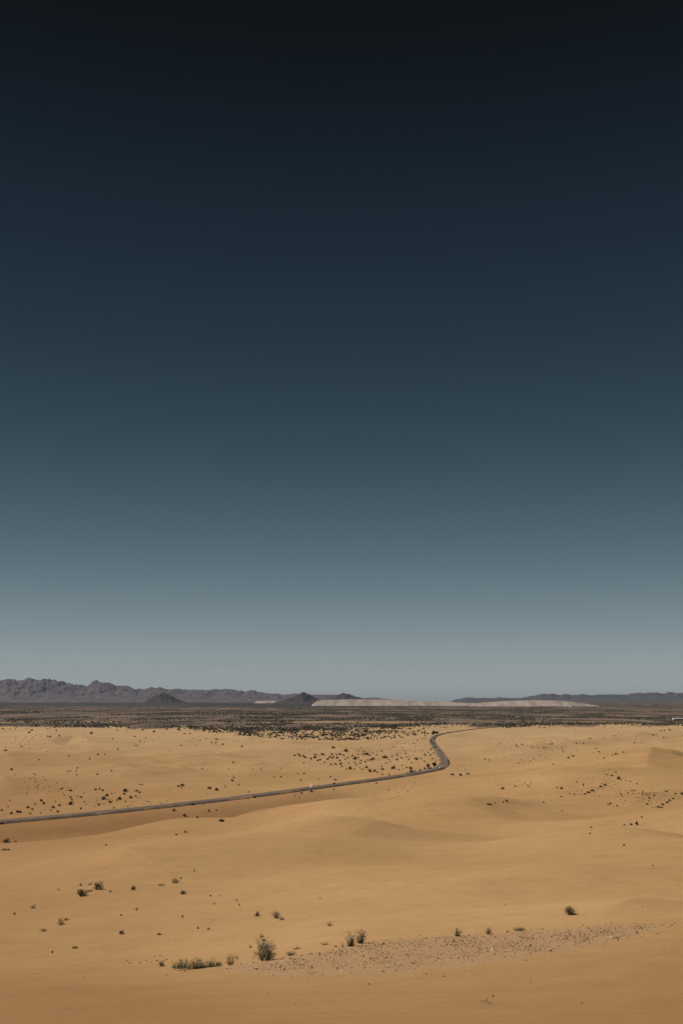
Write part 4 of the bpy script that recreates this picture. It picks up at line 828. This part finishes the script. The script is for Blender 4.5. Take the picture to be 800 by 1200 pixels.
M_WHITE = mottled('white_stone', (0.62, 0.57, 0.51), (0.78, 0.74, 0.69), 12, 0.85); M_BROWN = mottled('dark_stone', (0.085, 0.05, 0.032), (0.14, 0.085, 0.055), 14, 0.9)
STONES = [
    (258, 1050, 2.4, 'w', 'lone white stone on the open sand well above the long twig row'),
    (196.7, 1101, 2.0, 'w', 'lone white stone on the sand above the left end of the twig row'),
    (282.5, 1130, 2.4, 'w', 'left of two white stones beside the small open shrub at the gravel tip'),
    (287.5, 1129, 3.0, 'w', 'brighter right one of two white stones beside the small open shrub'),
    (327.5, 1133.5, 3.8, 'w', 'largest white stone, just below the largest rounded shrub'),
    (332.5, 1137, 3.4, 'w', 'white stone just below and right of the largest white stone'),
    (319, 1143, 3.4, 'w', 'white stone lowest in the gravel below the largest rounded shrub'),
    (331, 1127.5, 2.6, 'w', 'small white stone right of the foot of the largest rounded shrub'),
    (314, 1127.6, 2.6, 'w', 'pale stone touching the foot of the largest rounded shrub'),
    (400, 1138.5, 2.6, 'w', 'white stone in the lower gravel under the pair of spiky plants'),
    (453, 1125.5, 2.4, 'w', 'white stone in the gravel right of the pair of spiky plants'),
    (515, 1126, 2.4, 'w', 'white stone in the middle of the gravel below the bristly tuft'),
    (577, 1114, 3.0, 'w', 'bright white stone in the gravel below the pale wispy shrub'),
    (652, 1099.5, 2.6, 'w', 'white stone in the gravel below the lone dark bushy shrub'),
    (716, 1098.5, 2.6, 'w', 'white stone at the lower gravel edge towards its right tip'),
    (755, 1089, 2.4, 'w', 'white stone almost at the right tip of the gravel band'),
    (434, 1124, 3.0, 'b', 'dark brown stone in the gravel below the darker spiky plant'),
    (428.5, 1128, 3.0, 'b', 'dark brown stone lowest of two below the darker spiky plant'),
    (468, 1107, 3.0, 'b', 'dark brown stone near the upper gravel edge left of the bristly tuft'),
    (543, 1122, 2.8, 'b', 'dark brown stone in mid gravel under the bristly tuft'),
    (499, 1142, 2.8, 'b', 'dark brown stone at the lowest edge of the gravel band'),
    (365, 1133, 2.8, 'b', 'dark brown stone in the gravel under the curved strip of dry stalks'),
    (645, 1114.5, 3.0, 'b', 'dark brown stone low in the gravel under the lone dark bushy shrub'),
    (745, 1092, 3.0, 'b', 'dark brown stone low near the right tip of the gravel band'),
    (577.5, 1167.5, 3.2, 'b', 'dark stone beside the fallen stick on the nearest sand'),
    (681.5, 1176, 2.4, 'b', 'dark stone alone on the nearest sand right of the fallen stick'),
]
spos = ground_at([s[0] for s in STONES], [s[1] for s in STONES], z_ground, n=2000)
for s, p in zip(STONES, spos):
    size = s[2] / px_scale(p) * (1.25 if s[3] == 'w' else 1.0)
    Vs_, Fs_ = stone_mesh(np.zeros((1, 3)), np.array([size]), rg)
    o = new_mesh('white_stone' if s[3] == 'w' else 'dark_stone', Vs_, Fs_, [M_WHITE if s[3] == 'w' else M_BROWN], smooth=False, at=tuple(p))
    tag(o, s[4], 'stone', 'white stones' if s[3] == 'w' else 'dark stones')
# crumbs of dark stone near the twig row
CR = [(181, 1121), (184, 1126), (178, 1127.5), (188, 1120), (191, 1122), (193, 1126), (186, 1124), (195.5, 1125), (172, 1126), (149, 1126), (152, 1129.5), (164, 1129)]
cpos = ground_at([c[0] for c in CR], [c[1] for c in CR], z_ground, n=1500)
for c, p in zip(CR, cpos):
    Vs_, Fs_ = stone_mesh(np.zeros((1, 3)), np.array([random.uniform(1.8, 2.8) / px_scale(p)]), rg)
    tag(new_mesh('dark_stone', Vs_, Fs_, [M_BROWN], smooth=False, at=tuple(p)), 'small dark stone in the loose cluster up and left of the long twig row', 'stone', 'small dark stones left of the twig row')
# fallen stick
sp = ground_at([562, 569, 576], [1174, 1174.8, 1177], z_ground, n=2000)
P = np.array([sp[0], sp[1] + (0, 0, .02), sp[2]]) + np.array([0, 0, 0.025]); c0 = P[0].copy()
tv, tf, tc = tubes([P - c0, np.array([P[1], P[1] + (0.05, .12, .05), P[1] + (0.12, .2, .06)]) - c0], [0.035, 0.014], rg)
tag(new_mesh('fallen_stick', tv, tf, [M_DARK], cols=tc, at=tuple(c0)), 'thin dark stick lying alone on the nearest sand', 'stick')

# ---------------------------------------------------------------- trees at the road bend
M_TREE = leaf_mat('tree_leaf', (0.022, 0.028, 0.016), (0.06, 0.066, 0.036)); M_BARK = mottled('bark', (0.07, 0.05, 0.035), (0.12, 0.09, 0.06), 3)
def tree(px, py, wp, hp, label, seed):
    p = ground_at([px], [py], z_ground)[0]; sc = px_scale(p); W, H = wp / sc, hp / sc; rg = np.random.default_rng(seed)
    root = empty('desert_tree', tuple(p), label, 'tree', 'trees along the road bend')
    paths = [np.array([(0, 0, -.3), (0.1 * W * .2, 0, .25 * H), (0, .05 * W, .55 * H)])]; rad = [0.045 * H]
    lob = []
    for k in range(9):
        a = rg.uniform(0, 6.28); r = W * .36 * math.sqrt(rg.random()); c = np.array([math.cos(a) * r, math.sin(a) * r, H * rg.uniform(.35, .82)])
        lob.append(c); paths.append(np.array([(0, 0, .2 * H), c * (.5, .5, .7), c])); rad.append(0.02 * H)
    tv, tf, tc = tubes(paths, rad, rg); new_mesh('trunk', tv, tf, [M_BARK], root, cols=tc)
    pts = []
    for c in lob:
        q = rg.normal(size=(190, 3)); q /= np.linalg.norm(q, axis=1)[:, None]; q *= rg.uniform(.35, 1.0, (190, 1)) * np.array([W * .2, W * .2, H * .2]); pts.append(c + q)
    pts = np.concatenate(pts); pts[:, 2] = np.maximum(pts[:, 2], .05 * H)
    lv, lf, lc = leaves(pts, 0.10 * H, rg, slim=.8); new_mesh('crown', lv, lf, [M_TREE], root, smooth=False, cols=lc)
tree(507.8, 862.4, 5.0, 6.0, 'taller dark tree at the left of the clump beside the upper road bend', 1)
tree(511.8, 861.2, 6.2, 4.4, 'broader low dark tree at the right of the clump beside the upper road bend', 2)
tree(508.8, 899.6, 6.0, 6.2, 'dark bushy tree at the inside of the lower road bend', 3)

# ---------------------------------------------------------------- vehicles
M_GLASS = mat('vehicle_glass', (0.02, 0.025, 0.03), 0.08, 0.6); M_TYRE = mat('tyre_rubber', (0.02, 0.02, 0.02), 0.9); M_RIM = mat('wheel_rim', (0.4, 0.4, 0.4), 0.4, 0.5, 0.8)
M_LAMP = mat('headlight_lens', (0.7, 0.7, 0.68), 0.15, 0.6); M_TAILL = mat('tail_light_lens', (0.35, 0.02, 0.02), 0.25, 0.5)
PAINT = {'white': (0.8, 0.8, 0.79), 'black': (0.022, 0.022, 0.025), 'dark': (0.045, 0.045, 0.05), 'grey': (0.20, 0.23, 0.27), 'silver': (0.5, 0.5, 0.5), 'sand': (0.42, 0.36, 0.28)}
PM = {k: mat('paint_' + k, v, 0.35, 0.5, 0.0, 0.4) for k, v in PAINT.items()}
def prism(profile, half_w, inset=0.0, top_z=None):
    """side profile (x, z) swept across the width; the upper points lean in"""
    zs = [p[1] for p in profile]; z0, z1 = min(zs), max(zs); V = []
    for sgn in (-1, 1):
        for x, z in profile: V.append((x, sgn * (half_w - inset * (z - z0) / (z1 - z0 + 1e-9)), z))
    n = len(profile); F = [tuple(range(n)), tuple(range(2 * n - 1, n - 1, -1))]
    for i in range(n): F.append((i, i + n, (i + 1) % n + n, (i + 1) % n))
    return V, F
def bevel_obj(o, wd):
    import bmesh
    bm = bmesh.new(); bm.from_mesh(o.data); bmesh.ops.recalc_face_normals(bm, faces=bm.faces)
    bmesh.ops.bevel(bm, geom=list(bm.edges), offset=wd, segments=2, affect='EDGES', profile=0.6, clamp_overlap=True)
    bm.to_mesh(o.data); bm.free()
def wheel(root, x, y, r, wd=0.24):
    n = 16; V, F = [], []
    for sgn in (-.5, .5):
        for k in range(n): V.append((r * math.cos(k * 6.2832 / n), sgn * wd, r * math.sin(k * 6.2832 / n)))
    F = [tuple(range(n)), tuple(range(2 * n - 1, n - 1, -1))] + [(k, k + n, (k + 1) % n + n, (k + 1) % n) for k in range(n)]
    o = new_mesh('wheel', V, F, [M_TYRE], root, smooth=False, at=(x, y, r))
    V2 = [(a * .58, (b / abs(b)) * (wd * .5 + .012), c * .58) for a, b, c in V]
    new_mesh('rim', V2, F, [M_RIM], o, smooth=False)
def vehicle(name, cat, x, y, z, rz, paint, label, style='suv', group=None, scale=1.0):
    root = empty(name, (x, y, z), label, cat, group, rz); root.scale = (scale,) * 3
    if style == 'suv':
        Lh, hw, wr = 2.3, 0.95, 0.37
        body = [(-2.3, .45), (-2.32, .95), (-2.2, 1.12), (0.95, 1.12), (1.9, 1.02), (2.28, .82), (2.3, .45)]
        roof = [(-2.15, 1.12), (-1.95, 1.78), (0.15, 1.80), (0.95, 1.12)]; glass = [(-2.165, 1.2), (-2.0, 1.66), (0.1, 1.68), (0.86, 1.2)]
    elif style == 'van':
        Lh, hw, wr = 2.7, 1.0, 0.36
        body = [(-2.7, .42), (-2.72, 1.2), (1.8, 1.2), (2.6, 1.05), (2.7, .42)]
        roof = [(-2.68, 1.2), (-2.6, 2.25), (1.1, 2.28), (1.8, 1.2)]; glass = [(-2.3, 1.35), (-2.3, 1.95), (1.06, 1.97), (1.60, 1.35)]
    elif style == 'motorhome':
        Lh, hw, wr = 4.2, 1.2, 0.42
        body = [(-4.2, .5), (-4.2, 1.6), (3.0, 1.6), (4.0, 1.3), (4.1, .5)]
        roof = [(-4.2, 1.6), (-4.15, 3.2), (3.6, 3.2), (3.75, 2.3), (2.7, 2.2), (3.0, 1.6)]; glass = [(-3.2, 1.85), (-3.2, 2.35), (1.8, 2.35), (1.8, 1.85)]
    else:                                             # buggy
        Lh, hw, wr = 1.6, 0.72, 0.42
        body = [(-1.5, .4), (-1.5, .85), (0.5, .85), (1.5, .72), (1.62, .45)]
        roof = [(-1.2, .85), (-0.95, 1.7), (0.1, 1.72), (0.7, .85)]; glass = [(-1.0, .95), (-0.86, 1.55), (0.06, 1.57), (0.5, .95)]
    V, F = prism(body, hw); b = new_mesh('body', V, F, [PM[paint]], root, smooth=False); bevel_obj(b, 0.07)
    V, F = prism(roof, hw - .05, .12); r = new_mesh('cabin', V, F, [PM[paint]], root, smooth=False); bevel_obj(r, 0.05)
    V, F = prism(glass, hw - .055, .09); new_mesh('window', V, F, [M_GLASS], root, smooth=False)
    for sx in (-.63, .63):
        for sy in (-1, 1): wheel(root, sx * Lh, sy * (hw - .1), wr)
    fz = max(p[1] for p in body) * .68
    for sy in (-1, 1):
        for xx, nm, mm in ((max(p[0] for p in body) + .0, 'headlight', M_LAMP), (min(p[0] for p in body), 'tail_light', M_TAILL)):
            q = [(-.05, -.1), (-.05, .1), (.05, .1), (.05, -.1)]
            V, F = prism(q, .14); o = new_mesh(nm, V, F, [mm], root, smooth=False, at=(xx, sy * (hw - .25), fz))
    return root
def road_pos(px, py, side):
    a, b = px_ray(px, py + 0.4); dd = (1.2 - CAM_Z) / b; q = np.array([a * dd, dd])
    k = int(np.argmin(np.linalg.norm(ROAD - q, axis=1))); off = float(np.dot(q - ROAD[k], nrm[k]))
    off = max(-6.2, min(6.2, off / wide[k])) * wide[k]; p = ROAD[k] + nrm[k] * off       # kept on the road and its shoulders
    road_pos.off = abs(off / wide[k])
    return p[0], p[1], math.atan2(tn[k][1], tn[k][0])
G = 'vehicles along the road bend'
for px, py, side, paint, style, flip, label in [
    (514.7, 879, 2.2, 'white', 'van', 0, 'white van driving on the straight between the two road bends'),
    (520.8, 899.8, 2.0, 'white', 'van', 0, 'bright white van on the lower road bend, right of a silver car'),
    (516, 900.2, -2.2, 'silver', 'suv', 1, 'silver car on the lower road bend, just left of the bright white van'),
    (523.5, 858.8, -2.2, 'white', 'van', 1, 'white van farthest along the road beyond the dark tree clump'),
    (526, 858.2, -2.2, 'black', 'suv', 1, 'black car close behind the farthest white van beyond the tree clump'),
    (511.3, 864, 5.4, 'silver', 'van', 0, 'silver van parked on the inner shoulder of the upper road bend'),
    (508.3, 865.4, -5.6, 'black', 'van', 0, 'black van parked on the outer shoulder of the upper bend, nearest the tree clump'),
    (504.6, 868, -5.6, 'black', 'van', 0, 'black van parked on the outer shoulder at the tightest point of the upper bend'),
    (505.3, 870, -5.6, 'dark', 'van', 0, 'dark grey van parked just below the tightest point of the upper bend'),
    (506.6, 871.8, -5.6, 'black', 'suv', 0, 'black car parked on the left shoulder, next below the dark grey van'),
    (509.4, 872, 2.0, 'dark', 'suv', 1, 'dark car driving in the right lane above the white van'),
    (508.8, 875.6, -4.6, 'black', 'van', 0, 'black van lowest of the vehicles parked on the left shoulder'),
    (519, 859.8, -2.2, 'dark', 'suv', 1, 'dark car on the road just right of the tree clump'),
    (525.6, 892.4, 5.6, 'dark', 'suv', 0, 'dark car parked on the outer shoulder of the lower bend'),
]:
    x, y, a = road_pos(px, py, side)
    zz = 1.25 - road_pos.off * 0.0136 if road_pos.off < 4.4 else 1.14
    vehicle('van' if style == 'van' else 'car', 'van' if style == 'van' else 'car', x, y, zz, a + (math.pi if flip else 0), paint, label, style, G)
for px, py, paint, rz, label in [(530, 908.6, 'black', 1.0, 'black off-road car, leftmost of three parked on open sand'), (539.4, 909, 'dark', 1.2, 'dark off-road car, middle of three parked on open sand'), (548, 907.8, 'grey', -1.1, 'blue-grey off-road car, rightmost of three parked on open sand')]:
    p = ground_at([px], [py], z_ground)[0]
    vehicle('off_road_car', 'car', p[0], p[1], p[2], rz, paint, label, 'suv', 'off-road cars parked on the sand', 0.95)

# white sign by the straight road
p = ground_at([365, ], [924.4], z_ground)[0]; x, y, a = road_pos(365, 922.5, 5.6)
root = empty('road_sign', (x, y, 1.14), 'white upright sign board beside the straight stretch of road', 'sign', None, -0.95)
def box(name, x0, x1, y0, y1, z0, z1, m, parent, bev=0.0):
    V = [(a, b, c) for a in (x0, x1) for b in (y0, y1) for c in (z0, z1)]
    o = new_mesh(name, V, HF, [m], parent, smooth=False)
    if bev: bevel_obj(o, bev)
    return o
for xx in (-.5, .5): box('post', xx - .05, xx + .05, .02, .12, -.3, 2.6, M_RIM, root)
box('board', -1.15, 1.15, -.03, .02, 0.4, 2.9, M_WPT, root, 0.01)

# ---------------------------------------------------------------- white sheds, motorhomes on the plain
M_WALL = mat('white_wall', (0.8, 0.79, 0.77), 0.7); M_ROOF = mottled('metal_roof', (0.72, 0.72, 0.72), (0.82, 0.82, 0.82), 0.3, 0.5); M_DOOR = mat('dark_door', (0.08, 0.08, 0.09), 0.6)
def shed(px, py, wp, hp, label, dpt=10.0, rz=0.0, group='white buildings on the plain'):
    a, b = px_ray(px, py); dd = 0
    p = ground_at([px], [py], z_ground, d0=2000)[0]; sc = px_scale(p); W, H = wp / sc, hp / sc
    root = empty('white_shed', (p[0], p[1], p[2]), label, 'building', group, rz)
    box('wall', -W / 2, W / 2, -dpt / 2, dpt / 2, -.5, H * .8, M_WALL, root)
    V = [(-W / 2 - .4, -dpt / 2 - .5, H * .8 + .01), (W / 2 + .4, -dpt / 2 - .5, H * .8 + .01), (W / 2 + .4, dpt / 2 + .5, H * .8 + .01), (-W / 2 - .4, dpt / 2 + .5, H * .8 + .01), (-W / 2 - .4, 0, H), (W / 2 + .4, 0, H)]
    new_mesh('roof', V, [(0, 1, 5, 4), (2, 3, 4, 5), (0, 4, 3), (1, 2, 5), (3, 2, 1, 0)], [M_ROOF], root, smooth=False)
    for k in range(max(1, int(W / 9))):
        cx = -W / 2 + (k + .5) * W / max(1, int(W / 9)); box('door', cx - 1.1, cx + 1.1, -dpt / 2 - .05, -dpt / 2 + .02, 0, min(2.4, H * .6), M_DOOR, root)
shed(797, 843.4, 18, 1.8, 'long low white building at the right edge of the plain', 12)
shed(668.6, 828.6, 2.2, 1.5, 'tiny white building at the foot of the pale spoil terrace, right of its fainter twin', 30)
shed(662, 828.4, 1.8, 1.2, 'fainter tiny white building at the foot of the pale spoil terrace', 30)
shed(343.5, 843.4, 1.6, 1.1, 'tiny white hut alone in the scrub of the middle plain', 5)
shed(605.5, 841, 2.6, 1.2, 'pale hut in the scrub beyond the end of the road', 6)
for px, py, label in [(767.5, 842, 'faint white motorhome, farthest left of the row left of the long white building'), (772.5, 842.6, 'white motorhome second from the left in the row by the long building'), (777, 843, 'white motorhome third from the left in the row by the long building'), (783.5, 843.2, 'white motorhome nearest the long white building on the plain')]:
    p = ground_at([px], [py], z_ground, d0=2000)[0]
    vehicle('motorhome', 'motorhome', p[0], p[1], p[2], random.uniform(-.3, .3), 'white', label, 'motorhome', 'motorhomes parked on the plain')
